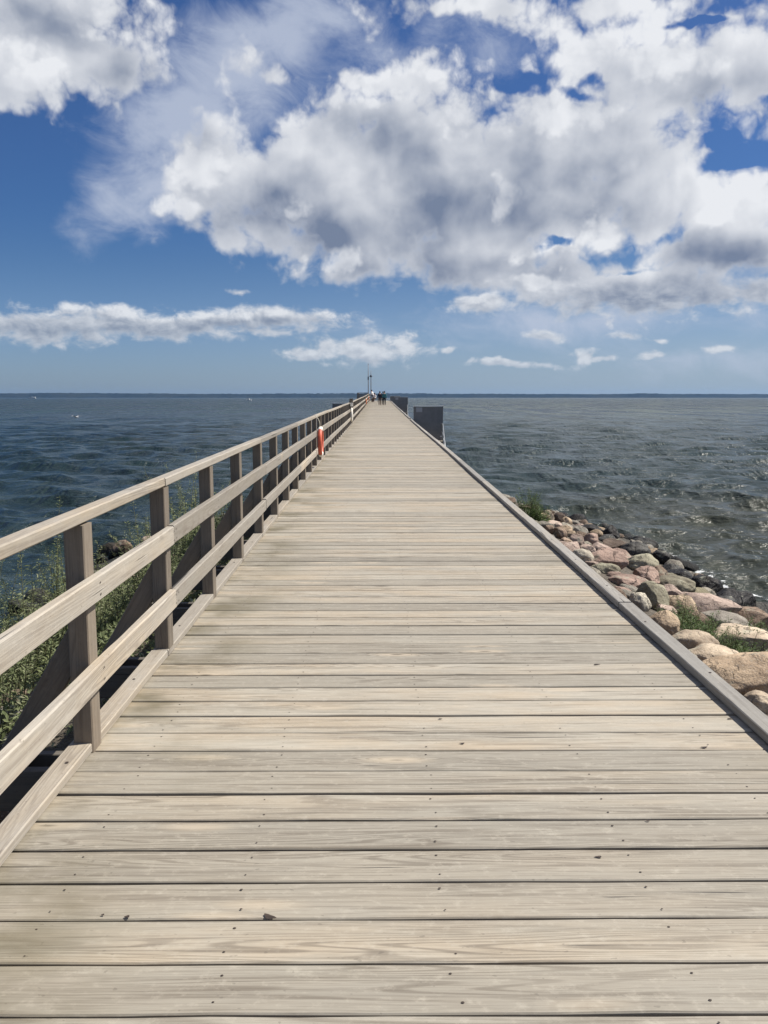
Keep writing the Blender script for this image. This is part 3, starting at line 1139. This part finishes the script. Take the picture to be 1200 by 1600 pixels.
def weed(loc, label, seed, stems, height, spread, leafL, dens, mat='leaf', group=None, name='tall_weed', cat='weed'):
    r = random.Random(seed)
    t = empty(name, loc, 0, label, cat, group)
    sm = MB(); vs, fs, wc = [], [], []
    for i in range(stems):
        a = r.uniform(0, 2*math.pi); q = spread * math.sqrt(r.random())
        bx, by = q*math.cos(a), q*math.sin(a)
        h = height * 1.35 * r.uniform(.5, 1.0) * (1 - .35*q/max(spread, .01))
        if i < 5: h = height * (1.42 - .13*i); bx *= .5; by *= .5
        lx, ly = r.gauss(0, .13)*h + bx*.35, r.gauss(0, .13)*h + by*.35
        bz = zbank(loc[0]+bx, loc[1]+by) - loc[2] - .05
        pts = []
        for k in range(6):
            f = k/5
            pts.append(Vector((bx + lx*f*f, by + ly*f*f, bz + h*f - .04*h*f*f)))
        sm.tube(pts, [.006*(1 - .75*k/5) for k in range(6)], 4)
        n = int(dens * h)
        for k in range(n):
            f = r.uniform(.10, 1.0)
            j = min(int(f*5), 4); ff = f*5 - j
            p = pts[j].lerp(pts[j+1], ff)
            an = r.uniform(0, 2*math.pi)
            up = r.uniform(.15, .9)
            d = Vector((math.cos(an), math.sin(an), up)).normalized()
            nr = Vector((-math.cos(an)*up + r.gauss(0, .3), -math.sin(an)*up + r.gauss(0, .3), 1)).normalized()
            # short side twigs carry leaves away from the stem
            tw = r.uniform(0, .10)*(1.15 - f)
            L = leafL * r.uniform(.5, 1.1) * (1.15 - .65*f)
            leaf(vs, fs, wc, p + d*tw, d, nr, L, L*r.uniform(.25, .42), r)
    sm.build('stem', M['stem'], t)
    fm = MB(); fm.add(vs, fs, wc)
    fm.build('foliage', M[mat], t)
    return t


def on_bank(x, y): return (x, y, zbank(x, y))


G1 = 'tall weeds on the left bank'
WEEDS = [
 (-3.75, 6.3, 12, 1.15, .34, 'tall bushy weed at the far left edge of the bank'),
 (-3.95, 7.6, 10, .95, .32, 'weed at the far left edge standing nearest to the water'),
 (-2.75, 11.0, 10, 1.12, .28, 'tallest feathery weed, seen between the second and third posts'),
 (-2.72, 9.2, 12, 1.06, .30, 'tall pointed weed just right of the second post'),
 (-3.35, 8.0, 9, 1.10, .26, 'tall slim weed standing left of the nearest post'),
 (-3.15, 6.6, 12, .95, .35, 'bushy weed at the left edge above the middle rail'),
 (-2.9, 7.4, 16, .78, .40, 'low leafy weed clump behind the nearest post'),
 (-2.55, 8.2, 16, .86, .38, 'leafy weed clump between the first two posts'),
 (-2.55, 10.1, 16, .88, .38, 'leafy weed clump behind the second post'),
 (-2.45, 12.2, 14, .80, .36, 'leafy weed clump seen behind the third post'),
 (-2.60, 13.8, 12, .66, .34, 'far low weed clump behind the fourth post'),
 (-3.0, 5.6, 16, .72, .42, 'dense weed clump under the middle rail at the left edge'),
 (-3.6, 9.6, 12, .66, .40, 'weed clump close to the left waterline'),
 (-3.4, 4.6, 14, .55, .38, 'low weed clump beside the grey flat rock at the left edge'),
]
for i, (x, y, n, h, sp, lab) in enumerate(WEEDS):
    weed(on_bank(x, y), lab, 40 + i, n*3, h * 1.08, sp, .068, 105, 'leaf', G1)

# creeping ground cover between the weeds
def ground_cover(name, region, count, L0, mat, seed, hmax):
    r = random.Random(seed)
    vs, fs, wc = [], [], []
    for i in range(count):
        x, y = region(r)
        if mn.noise(Vector((x*1.1, y*1.1, seed))) < -.12: continue
        if y < 4.9 and x > -2.75: continue
        z = zbank(x, y) + r.uniform(0, hmax)
        an = r.uniform(0, 2*math.pi); up = r.uniform(.2, 1.2)
        d = Vector((math.cos(an), math.sin(an), up)).normalized()
        nr = Vector((r.gauss(0, .5), r.gauss(0, .5), 1)).normalized()
        L = L0*r.uniform(.5, 1.2)
        leaf(vs, fs, wc, Vector((x, y, z)), d, nr, L, L*r.uniform(.25, .5), r)
    fm = MB(); fm.add(vs, fs, wc)
    o = fm.build(name, M[mat])
    tag(o, 'low green ground cover growing on the left bank', 'ground cover', kind='stuff')


ground_cover('ground_cover', lambda r: (r.uniform(-4.1, -1.75), r.uniform(3.2, 15)), 26000, .07, 'leaf', 5, .34)

G2 = 'grass tufts between the right boulders'
TUFTS = [
 (1092, 992, 34, .34, .36, 'bright green grass tuft between the lichen stone and the cream boulder'),
 (1070, 972, 22, .32, .24, 'small green tuft in front of the round tan boulder'),
 (1128, 992, 22, .26, .28, 'grass tuft in front of the flat grey boulder'),
 (1188, 1000, 36, .34, .42, 'grass patch at the right edge behind the big cream boulder'),
 (1150, 1030, 40, .36, .34, 'tall grass in front of the big cream boulder'),
 (1190, 1026, 34, .32, .36, 'grass patch at the right edge below the big cream boulder'),
 (1108, 1020, 20, .24, .22, 'thin grass between two cream stones at the kerb'),
]
for i, (px, py, n, h, sp, lab) in enumerate(TUFTS):
    p, _ = ground_hit(px, py + 6)
    weed(on_bank(p.x, p.y), lab, 70 + i, n*2, h * .82, sp, .06, 110, 'grass', G2, 'grass_tuft', 'grass tuft')
p, _ = ground_hit(838, 813)
weed(on_bank(p.x - .15, p.y - .4), 'leafy green bush standing at the tip of the right bank by the kerb', 90, 60, .50, .30, .075, 120, 'grass', None, 'bush', 'bush')

# ------------------------------------------------------------------ sea
def build_sea():
    th = np.concatenate([np.linspace(-180, -44, 50)[:-1], np.linspace(-44, 44, 820), np.linspace(44, 180, 50)[1:-1]])
    th = np.radians(th)
    rs = [2.5]
    while rs[-1] < 10500:
        r = rs[-1]
        if r < 5: d = .35
        elif r < 900: d = min(max(.05, r*r*.00028), max(.05, .0062*r))
        else: d = .022*r
        rs.append(r + d)
    rs = np.array(rs)
    Rr, T = np.meshgrid(rs, th, indexing='ij')
    X = Rr*np.sin(T); Y = Rr*np.cos(T)
    dr = np.gradient(rs)[:, None]
    dth = np.gradient(th)[None, :]
    spc = np.maximum(dr, Rr*np.abs(dth)*.6)
    g = np.random.default_rng(3)
    Z = np.zeros_like(X); DX = np.zeros_like(X); DY = np.zeros_like(X)
    steep = np.zeros_like(X)
    # modelled wind sea, coming in from ahead and a little to the right
    for i in range(150):
        lam = .42 * (4.2/.42) ** g.random()
        ang = math.radians(248) + g.normal(0, .42)       # heading of travel
        kx, ky = math.cos(ang), math.sin(ang)
        k = 2*math.pi/lam
        amp = .0062 * lam ** .97
        fade = np.clip((lam/(2.4*spc) - 1.0)/1.0, 0, 1)
        ph = k*(X*kx + Y*ky) + g.uniform(0, 6.28)
        s, c = np.sin(ph), np.cos(ph)
        # groups of waves
        env = .75 + .5*np.sin(.11*(X*ky - Y*kx)*g.uniform(.5, 1.5) + .07*(X*kx + Y*ky) + g.uniform(0, 6.28))
        a = amp*env*fade
        Z += a*c; DX -= a*kx*s*.85; DY -= a*ky*s*.85
        steep += a*k*c
    # calmer in the lee on the left, rougher swell rolling on the right stones
    calm = .98 + .10/(1 + np.exp(np.clip(-(X - 4)/4, -50, 50)))
    Z *= calm; DX *= calm; DY *= calm; steep *= calm
    # breakers along the right stones
    near = np.exp(-((X - 7.2)/2.6)**2) * (Y > 6) * (Y < 26)
    roll = np.sin(1.25*X + .55*Y + 1.0)
    Z += near * .05 * np.maximum(roll, -.4)
    foam = np.clip((steep - .84)*2.2, 0, .8)*(Rr < 900)
    edge_d = np.hypot(np.maximum(np.abs(X) - 1.9, 0)/3.9, np.maximum(Y - 18, 0)/6.5)
    nse = np.sin(X*2.1 + 1.3*np.sin(Y*1.7)) * np.sin(Y*1.3 + np.sin(X*1.1))
    foam = np.maximum(foam, .52*np.exp(-((edge_d - 1.08)/.10)**2) * (Y > 4) * (.35 + .65*np.clip(nse*2, 0, 1)) * (X > 0))
    foam = np.maximum(foam, .10*near*(roll > .55))
    # scattered flecks on breaking crests farther out
    fl = g.random(X.shape)
    foam = np.maximum(foam, (fl > .99997)*(Rr > 25)*(Rr < 500)*.9)
    Xd, Yd = X + DX, Y + DY
    V = np.stack([Xd, Yd, SEA_Z + Z], -1).reshape(-1, 3)
    nr, nt = X.shape
    idx = np.arange(nr*nt).reshape(nr, nt)
    a = idx[:-1, :]; b = idx[1:, :]
    a2 = np.roll(a, -1, 1); b2 = np.roll(b, -1, 1)
    F = np.stack([a, a2, b2, b], -1).reshape(-1, 4)[:, ::-1]
    me = bpy.data.meshes.new('sea')
    me.vertices.add(len(V)); me.vertices.foreach_set('co', V.astype(np.float32).ravel())
    me.loops.add(F.size); me.loops.foreach_set('vertex_index', F.astype(np.int32).ravel())
    me.polygons.add(len(F))
    me.polygons.foreach_set('loop_start', np.arange(0, F.size, 4, dtype=np.int32))
    me.polygons.foreach_set('use_smooth', np.ones(len(F), bool))
    at = me.attributes.new('foam', 'FLOAT_VECTOR', 'POINT')
    fa = np.zeros((len(V), 3), np.float32); fa[:, 0] = foam.ravel()
    at.data.foreach_set('vector', fa.ravel())
    me.update(); me.validate()
    me.materials.append(M['sea'])
    o = bpy.data.objects.new('sea', me)
    link(o); tag(o, kind='structure')


build_sea()

# ------------------------------------------------------------------ far shore
def build_hills():
    xs = np.arange(-9000, 9001, 14.0)
    rows = [(7900, -2.5, 0), (7960, 3, .06), (8050, 14, .35), (8250, 1, 1.0), (8700, .8, .8), (9300, -2.5, 0)]
    vs = []
    for ri, (y, base, f) in enumerate(rows):
        for x in xs:
            hgt = 40 + 9*mn.noise(Vector((x*.0006, 1.7, 0))) + 6*mn.noise(Vector((x*.0021, 4.0, 0))) + 3.5*mn.noise(Vector((x*.008, 8.0, ri)))
            hgt += (6.5 if x < 500 else 4.0)*mn.noise(Vector((x*.03, 3.0, ri*3))) + 3.0*mn.noise(Vector((x*.07, 5.0, ri*3))) + (5 if x < -1500 else 0)*min(1, (-1500 - x)/1500 if x < -1500 else 0)
            vs.append((x, y + 40*mn.noise(Vector((x*.003, y, 0))), SEA_Z - 1 + (base if f == 0 else f*hgt + (base if f < .3 else 0))))
    nx = len(xs)
    fs = [(j*nx+i, j*nx+i+1, (j+1)*nx+i+1, (j+1)*nx+i) for j in range(len(rows)-1) for i in range(nx-1)]
    mb = MB(); mb.add(vs, fs)
    o = mb.build('hills', M['hill'])
    tag(o, kind='structure')


build_hills()

# ------------------------------------------------------------------ boats, gulls
def at_dist(px, py, dist):
    d = ray(px, py)
    return CAM + d * (dist / math.hypot(d.x, d.y))


def hull(L, B, D):
    mb = MB()
    st = 11
    vs, fs = [], []
    for i in range(st):
        f = i/(st-1)
        w = B/2 * (1 - max(0, (f-.45)/.55)**2.2) + .01
        kz = -.35*D + .5*D*max(0, f-.7)/.3
        top = D*(.75 + .35*f*f)
        for (a, z) in ((-1, top), (-.82, kz*.2 + top*.2), (0, kz), (.82, kz*.2 + top*.2), (1, top)):
            vs.append((w*a, L*(f-.5), z))
    for i in range(st-1):
        for k in range(4):
            fs.append((i*5+k, i*5+k+1, (i+1)*5+k+1, (i+1)*5+k))
        fs.append((i*5+4, i*5, (i+1)*5, (i+1)*5+4))
    fs.append((0, 1, 2, 3, 4)); fs.append(tuple((st-1)*5 + k for k in (4, 3, 2, 1, 0)))
    mb.add(vs, fs)
    return mb


def motorboat(px, dist, rz, label, L=9.0):
    p = at_dist(px, 640, dist)
    t = empty('motorboat', (p.x, p.y, SEA_Z), rz, label, 'boat')
    hull(L, L*.33, L*.15).build('hull', M['boat_white'], t)
    mb = MB(); mb.board((0, -L*.18, L*.21), (0, L*.14, L*.21), L*.22, L*.15, ch=.15); cab = mb.build('cabin', M['boat_white'], t)
    mb = MB(); mb.board((0, -L*.15, L*.235), (0, L*.145, L*.235), L*.228, L*.05, ch=.04); mb.build('window_band', M['glass'], cab)
    mb = MB(); mb.tube([(0, -L*.05, L*.28), (0, -L*.06, L*.42)], .03, 6); mb.build('antenna', M['steel'], t)
    return t


motorboat(389, 1000, 1.3, 'small white motorboat far out on the left of the pier', 6.5)
p = at_dist(51, 640, 2600)
t = empty('sailing_ship', (p.x, p.y, SEA_Z), 1.45, 'distant two masted sailing ship near the far shore on the left', 'sailing ship')
hull(22, 5, 2.0).build('hull', M['zinc'], t)
for my, mh in ((-7, 20), (5, 22)):
    mb = MB(); mb.tube([(0, my, 1.5), (0, my, mh)], [.32, .14], 8); mb.build('mast', M['boat_dark'], t)
mb = MB(); mb.board((0, -10, 3.8), (0, 0, 3.8), 3.6, 1.8, ch=.3); mb.build('deckhouse', M['boat_white'], t)


def gull(px, py, dist, rz, label, flap=.25):
    p = at_dist(px, py, dist)
    t = empty('gull', p, rz, label, 'gull')
    mb = MB(); mb.tube([(0, -.30, .02), (0, -.2, .01), (0, 0, 0), (0, .14, .02), (0, .24, .05), (0, .30, .05), (0, .36, .035)],
                       [.02, .05, .085, .07, .045, .035, .006], 10)
    mb.build('body', M['feather'], t, True)
    for s in (-1, 1):
        mb = MB()
        mb.add([(s*.05, .10, .03), (s*.05, -.10, .03), (s*.38, -.06, .03 + flap*.5), (s*.38, .14, .035 + flap*.5), (s*.75, -.10, .03 + flap*.35), (s*.72, .02, .035 + flap*.38),
                (s*.05, .10, .05), (s*.05, -.10, .045), (s*.38, -.06, .045 + flap*.5), (s*.38, .14, .06 + flap*.5), (s*.75, -.10, .04 + flap*.35), (s*.72, .02, .045 + flap*.38)],
               [(0, 1, 2, 3), (3, 2, 4, 5), (6, 9, 8, 7), (9, 11, 10, 8), (0, 3, 9, 6), (3, 5, 11, 9), (5, 4, 10, 11), (1, 7, 8, 2), (2, 8, 10, 4), (0, 6, 7, 1)])
        mb.build('wing', M['wing'], t)
    return t


gull(119, 652, 92, 1.2, 'white gull with dark wings low over the water on the left')

# ------------------------------------------------------------------ haze
def build_haze():
    me = bpy.data.meshes.new('haze')
    bm = bmesh.new()
    bmesh.ops.create_cube(bm, size=1)
    for v in bm.verts:
        v.co = Vector((v.co.x*23000, v.co.y*22000, (v.co.z + .5)*90 - 7.5))
    bm.to_mesh(me); bm.free()
    m = bpy.data.materials.new('sea_haze')
    m.use_nodes = True
    nt = m.node_tree
    nt.nodes.clear()
    out = nt.nodes.new('ShaderNodeOutputMaterial')
    pv = nt.nodes.new('ShaderNodeVolumePrincipled')
    pv.inputs['Color'].default_value = (.30, .56, 1.0, 1)
    pv.inputs['Density'].default_value = HAZE
    pv.inputs['Anisotropy'].default_value = .2
    nt.links.new(pv.outputs[0], out.inputs['Volume'])
    me.materials.append(m)
    o = bpy.data.objects.new('haze', me); link(o)
    tag(o, kind='stuff')


HAZE = 3.0e-5
if HAZE > 0: build_haze()

# ------------------------------------------------------------------ sun and sky
SUN_AZ, SUN_EL = R(74), R(52)          # azimuth clockwise from +Y
sd = bpy.data.lights.new('sun', 'SUN')
sd.energy = 5.0
sd.angle = R(.53)
sd.color = (1.0, .94, .84)
so = bpy.data.objects.new('sun', sd); link(so)
sdir = Vector((math.sin(SUN_AZ)*math.cos(SUN_EL), math.cos(SUN_AZ)*math.cos(SUN_EL), math.sin(SUN_EL)))
so.rotation_euler = (-sdir).to_track_quat('-Z', 'Y').to_euler()
so.location = sdir * 60
so['kind'] = 'helper'

#WORLD
world = bpy.data.worlds.new('World')
sc.world = world
world.use_nodes = True
nt = world.node_tree
E.nt = nt
nt.nodes.clear()
out = N('ShaderNodeOutputWorld')
bg = N('ShaderNodeBackground')
nt.links.new(bg.outputs[0], out.inputs[0])
sky = N('ShaderNodeTexSky', sky_type='NISHITA')
sky.sun_disc = False
sky.sun_elevation = SUN_EL
sky.sun_rotation = SUN_AZ
sky.air_density = 1.0
sky.dust_density = .6
sky.ozone_density = 2.5
bg.inputs['Strength'].default_value = .07
tc = N('ShaderNodeTexCoord')
D = tc.outputs['Generated']
dx, dy, dz = sep(D)
az = E.m('ARCTAN2', dx, dy)
el = E.m('ARCSINE', dz)
DEG = 180 / math.pi
u = az * DEG
v = el * DEG


def to_ang(px, py):
    d = ray(px, py)
    return math.degrees(math.atan2(d.x, d.y)), math.degrees(math.asin(d.z))


CHAIN = [None]


def field(vsock, blobs, k=.35):
    """union of soft ellipses given in picture pixels, as angles on the sky"""
    acc = None
    for i_, b in enumerate(blobs):
        if i_ % 8 == 0 and CHAIN[0] is not None:
            # work in chunks, each waiting for the one before, to keep the shader's memory small
            tiny = CHAIN[0] * 1e-6
            vsock = vmath('ADD', vsock, vec(tiny, 0.0, 0.0))
        cx, cy, rx, ry = b[:4]
        rot = b[4] if len(b) > 4 else 0
        wgt = b[5] if len(b) > 5 else 1.0
        a0, e0 = to_ang(cx, cy)
        ax = abs(to_ang(cx + rx, cy)[0] - a0); ey = abs(to_ang(cx, cy - ry)[1] - e0)
        mp = N('ShaderNodeMapping', vector_type='TEXTURE')
        nt.links.new(vsock, mp.inputs['Vector'])
        mp.inputs['Location'].default_value = (a0, e0, 0)
        mp.inputs['Rotation'].default_value = (0, 0, R(rot))
        mp.inputs['Scale'].default_value = (ax, ey, 1)
        dn = N('ShaderNodeVectorMath', operation='DOT_PRODUCT')
        nt.links.new(mp.outputs[0], dn.inputs[0]); nt.links.new(mp.outputs[0], dn.inputs[1])
        q = E.m('SQRT', E(dn.outputs['Value']))
        f = E.m('MULTIPLY_ADD', q, -wgt, wgt)
        acc = f if acc is None else E.m('SMOOTH_MAX', acc, f, k)
        CHAIN[0] = acc
    return acc


# two grains of cloud structure: broad overhead, finer and flatter towards the horizon
P0 = vec(u, v, 0.0)
lowmix = v.ss(5.0, 8.5, 1.0, 0.0)
dscale = E.m('MULTIPLY_ADD', lowmix, 1.3, 1.0)
warpx = nz(P0, .22, 4, .55, dims='2D') - .5
warpy = nz(vmath('ADD', P0, (31.0, 17.0, 0.0)), .22, 4, .55, dims='2D') - .5
wv = vec(u + warpx * 3.0, v + warpy * E.m('MULTIPLY_ADD', lowmix, -1.2, 2.4), 0.0)

CUM = [
 # upper left
 (55, 65, 190, 110, 0, 1.4), (165, 100, 100, 75, 0), (20, 125, 100, 50), (120, 20, 150, 60),
 # puff
 (400, 112, 66, 30, 0, .7),
 # main mass
 (650, 245, 280, 130, 0, 1.5), (340, 270, 100, 90, 0, 1.2), (470, 305, 200, 100, 0, 1.5), (640, 130, 125, 52), (560, 355, 200, 75, 0, 1.5), (420, 340, 140, 60, 0, 1.2),
 (720, 395, 250, 62, 0, 1.5), (570, 425, 95, 36), (900, 230, 240, 115, 0, 1.6), (1060, 120, 200, 90, 0, 1.4), (1180, 120, 130, 110, 0, 1.2), (990, 310, 200, 90, 0, 1.5),
 (900, 350, 120, 66, 0, 1.4), (780, 345, 150, 80, 0, 2.0), (690, 330, 160, 80, 0, 2.0), (1170, 325, 130, 66, 0, 1.3), (1130, 390, 160, 55, 0, 1.3), (1020, 455, 200, 44, 0, 1.2), (860, 435, 140, 42), (1180, 455, 70, 28), (930, 90, 80, 40),
 # top right strip
 (760, 22, 150, 42), (950, 10, 160, 44), (1140, 25, 90, 20, 0, .6),
 # low flat bank on the left
 (250, 506, 280, 24), (60, 514, 140, 26), (430, 498, 110, 20), (160, 492, 120, 18),
 # low cumulus over the pier
 (575, 545, 95, 26), (630, 535, 38, 22), (480, 552, 45, 10), (755, 476, 72, 19),
 (800, 568, 80, 7), (908, 552, 22, 15), (933, 556, 20, 6, 0, .7), (845, 522, 30, 8, 0, .7), (970, 524, 26, 5, 0, .7), (1130, 549, 36, 8, 0, .8), (1002, 552, 22, 8, 0, .6),
 (709, 548, 11, 7, 0, .7), (1030, 528, 20, 4, 0, .6), (380, 455, 16, 5, 0, .5),
]
HOLES = [(905, 140, 34, 12, -18, .8), (930, 122, 20, 16, 30, .7), (1145, 250, 70, 20, 8, 1.4), (810, 132, 66, 22), (690, 48, 75, 34, 0, 1.2), (1195, 168, 26, 18, 0, .8), (875, 388, 34, 12, 0, 1.2), (780, 70, 70, 20),
         (560, 95, 60, 30), (1120, 228, 40, 18), (1090, 35, 50, 10), (310, 90, 40, 60, 0, 1.2), (990, 428, 60, 7, 0, .6), (240, 170, 50, 30)]
cum = field(wv, CUM, .30)
hol = field(wv, HOLES, .2)
# beyond the picture the sky goes on, about half covered
uabs = E.m('ABSOLUTE', u)
outm = uabs.ss(30., 42.).max(v.ss(27., 36.))
cum = cum + (.02 - cum) * outm


PL = vec(u * 2.1, v * 3.4, 5.0)


def billow(p, det, vdet):
    w = nz(p, .9, 2, .5, dims='2D')
    pw = vmath('ADD', p, vec(w * .8, w * .8, 0.0))
    a = nz(p, .22, det, .58, .2, dims='2D')
    b = voro(pw, .55, 'F1', 1.0, vdet, dims='2D')
    return a, b


f0, b0 = billow(P0, 9, 2.6)
f1, b1 = billow(vmath('ADD', P0, (.45, .65, 0.0)), 7, 1.8)      # a step towards the sun, up and to the right
f2 = nz(vmath('ADD', P0, (1.6, 2.1, 0.0)), .22, 2, .5, .2, dims='2D')
fs = nz(P0, .22, 2.5, .5, .2, dims='2D')
g0 = nz(PL, .30, 8, .58, .2, dims='2D')
g1 = nz(vmath('ADD', PL, (.5, 1.3, 0.0)), .30, 5, .58, .2, dims='2D')


def sel(x, y): return x + (y - x) * lowmix


lump0 = f0 * 1.0 - b0 * .34
lump1 = f1 * 1.0 - b1 * .34
dens = cum.max(-1.2) + sel((lump0 - .20) * 1.9, (g0 - .46) * 2.0) - hol.max(0.0) * 1.0
alpha = dens.ss(-.10, .66)
edge = dens.ss(.10, 1.0)
relief = sel((lump0 - lump1) * .50 + (fs - f2) * 1.5, (g0 - g1) * 2.2)

DARK = [(520, 392, 340, 78, 5, 1.25), (760, 425, 300, 58, 0, 1.35), (380, 345, 170, 70, 0, 1.0), (680, 315, 190, 110, 0, .85), (880, 265, 210, 75, 0, .6), (590, 215, 130, 80, 0, .55),
        (1010, 474, 260, 44, 0, 1.6), (1160, 395, 150, 50, 0, 1.1), (1090, 150, 150, 50, 0, .6), (900, 350, 130, 45, 0, .5),
        (200, 522, 360, 32, 0, 2.0), (420, 512, 150, 22, 0, 1.6), (20, 522, 160, 32, 0, 2.0), (600, 568, 80, 14, 0, 1.2), (760, 494, 60, 11, 0, 1.2), (110, 55, 130, 60, 0, .8),
        (1175, 428, 60, 15, 0, 1.0), (190, 115, 90, 55, 0, .7), (330, 205, 80, 55, 0, .6), (800, 575, 90, 8, 0, 1.0), (480, 562, 50, 8, 0, 1.0)]
PUFF = [(445, 330, 50, 22), (315, 250, 55, 34), (285, 315, 45, 24), (525, 408, 45, 30), (845, 393, 50, 20), (780, 310, 32, 46), (935, 355, 60, 50), (1125, 335, 42, 18),
        (1175, 295, 50, 36), (690, 105, 110, 30), (1000, 75, 100, 24), (900, 180, 110, 30), (560, 150, 80, 24), (1130, 200, 80, 26), (60, 118, 60, 24), (30, 80, 40, 34), (150, 30, 80, 30),
        (850, 440, 60, 16), (1060, 100, 90, 30), (760, 180, 90, 36), (240, 488, 200, 10), (620, 527, 44, 12), (760, 468, 50, 9), (905, 545, 14, 9)]
drk = field(wv, DARK, .55)
puf = field(wv, PUFF, .2)
broad = nz(vmath('ADD', P0, (77.0, 7.0, 0.0)), .30, 4, .5, .3, dims='2D')
shade = (drk.max(-.6) + (broad - .5) * .50).ss(-.38, .90)
core = dens.ss(.45, 2.3)
puff = (puf.max(-1.0) + sel((lump0 - .30) * 2.2, (g0 - .5) * 1.8)).ss(-.10, .58)
bright = .84 - core * .15 - shade * (.35 + .65 * edge) * .88 + relief * (.55 + .35 * edge) - (1 - edge) * .04 + puff * (.20 + .46 * shade)
bright = (bright + (broad - .5) * .20 + (f0 - fs) * .30).max(-.34).min(1.2)
ccol = mix(bright.ss(-.34, 1.06, smooth=False), (1.9, 2.4, 3.5), (8.6, 8.8, 9.2))

# thin veil
VEIL = [(300, 180, 150, 120, 30, 1.3), (240, 290, 130, 70, 35, 1.1), (430, 45, 170, 80, 20, 1.2), (350, 130, 150, 90), (520, 30, 90, 50), (900, 500, 330, 36, 0, .7), (1100, 560, 200, 30, 0, .5), (650, 80, 200, 50, 0, .5),
        (170, 320, 70, 40, 30, .7)]
vl = field(wv, VEIL, .4)
vn = nz(vec(u * .8 + v * .6, v * 1.1 - u * .25, 3.0), .30, 8, .62, .5)
va = (vl.max(-1.0) + (vn - .5) * 1.9).ss(-.25, 1.0) * .80

# horizon haze lies in the sky colour itself; deepen the blue a little
hs = N('ShaderNodeHueSaturation')
hs.inputs['Saturation'].default_value = 1.16
hs.inputs['Value'].default_value = 1.0
nt.links.new(sky.outputs[0], hs.inputs['Color'])
skyc = mix(v.ss(8.0, 24.0), mix(v.ss(0.0, 9.0), (.47, .63, 1.03), (.37, .52, .76)), (.46, .56, .79))
skyc = mix(1.0, hs.outputs[0], skyc, 'MULTIPLY')
hz = v.ss(-2., 12., 1.0, 0.0) * u.ss(-25., 25., .22, .75)
skyc = mix(hz, skyc, (3.9, 4.85, 5.8))
c1 = mix(va, skyc, (5.4, 6.0, 7.3))
low = v.ss(.0, 9.0)
cc = mix((1 - low) * .58, ccol, (4.4, 5.2, 6.1))
c2 = mix(alpha * v.ss(-.2, 1.5), c1, cc)
nt.links.new(c2, bg.inputs['Color'])
world.cycles.sampling_method = 'MANUAL'
world.cycles.sample_map_resolution = 512
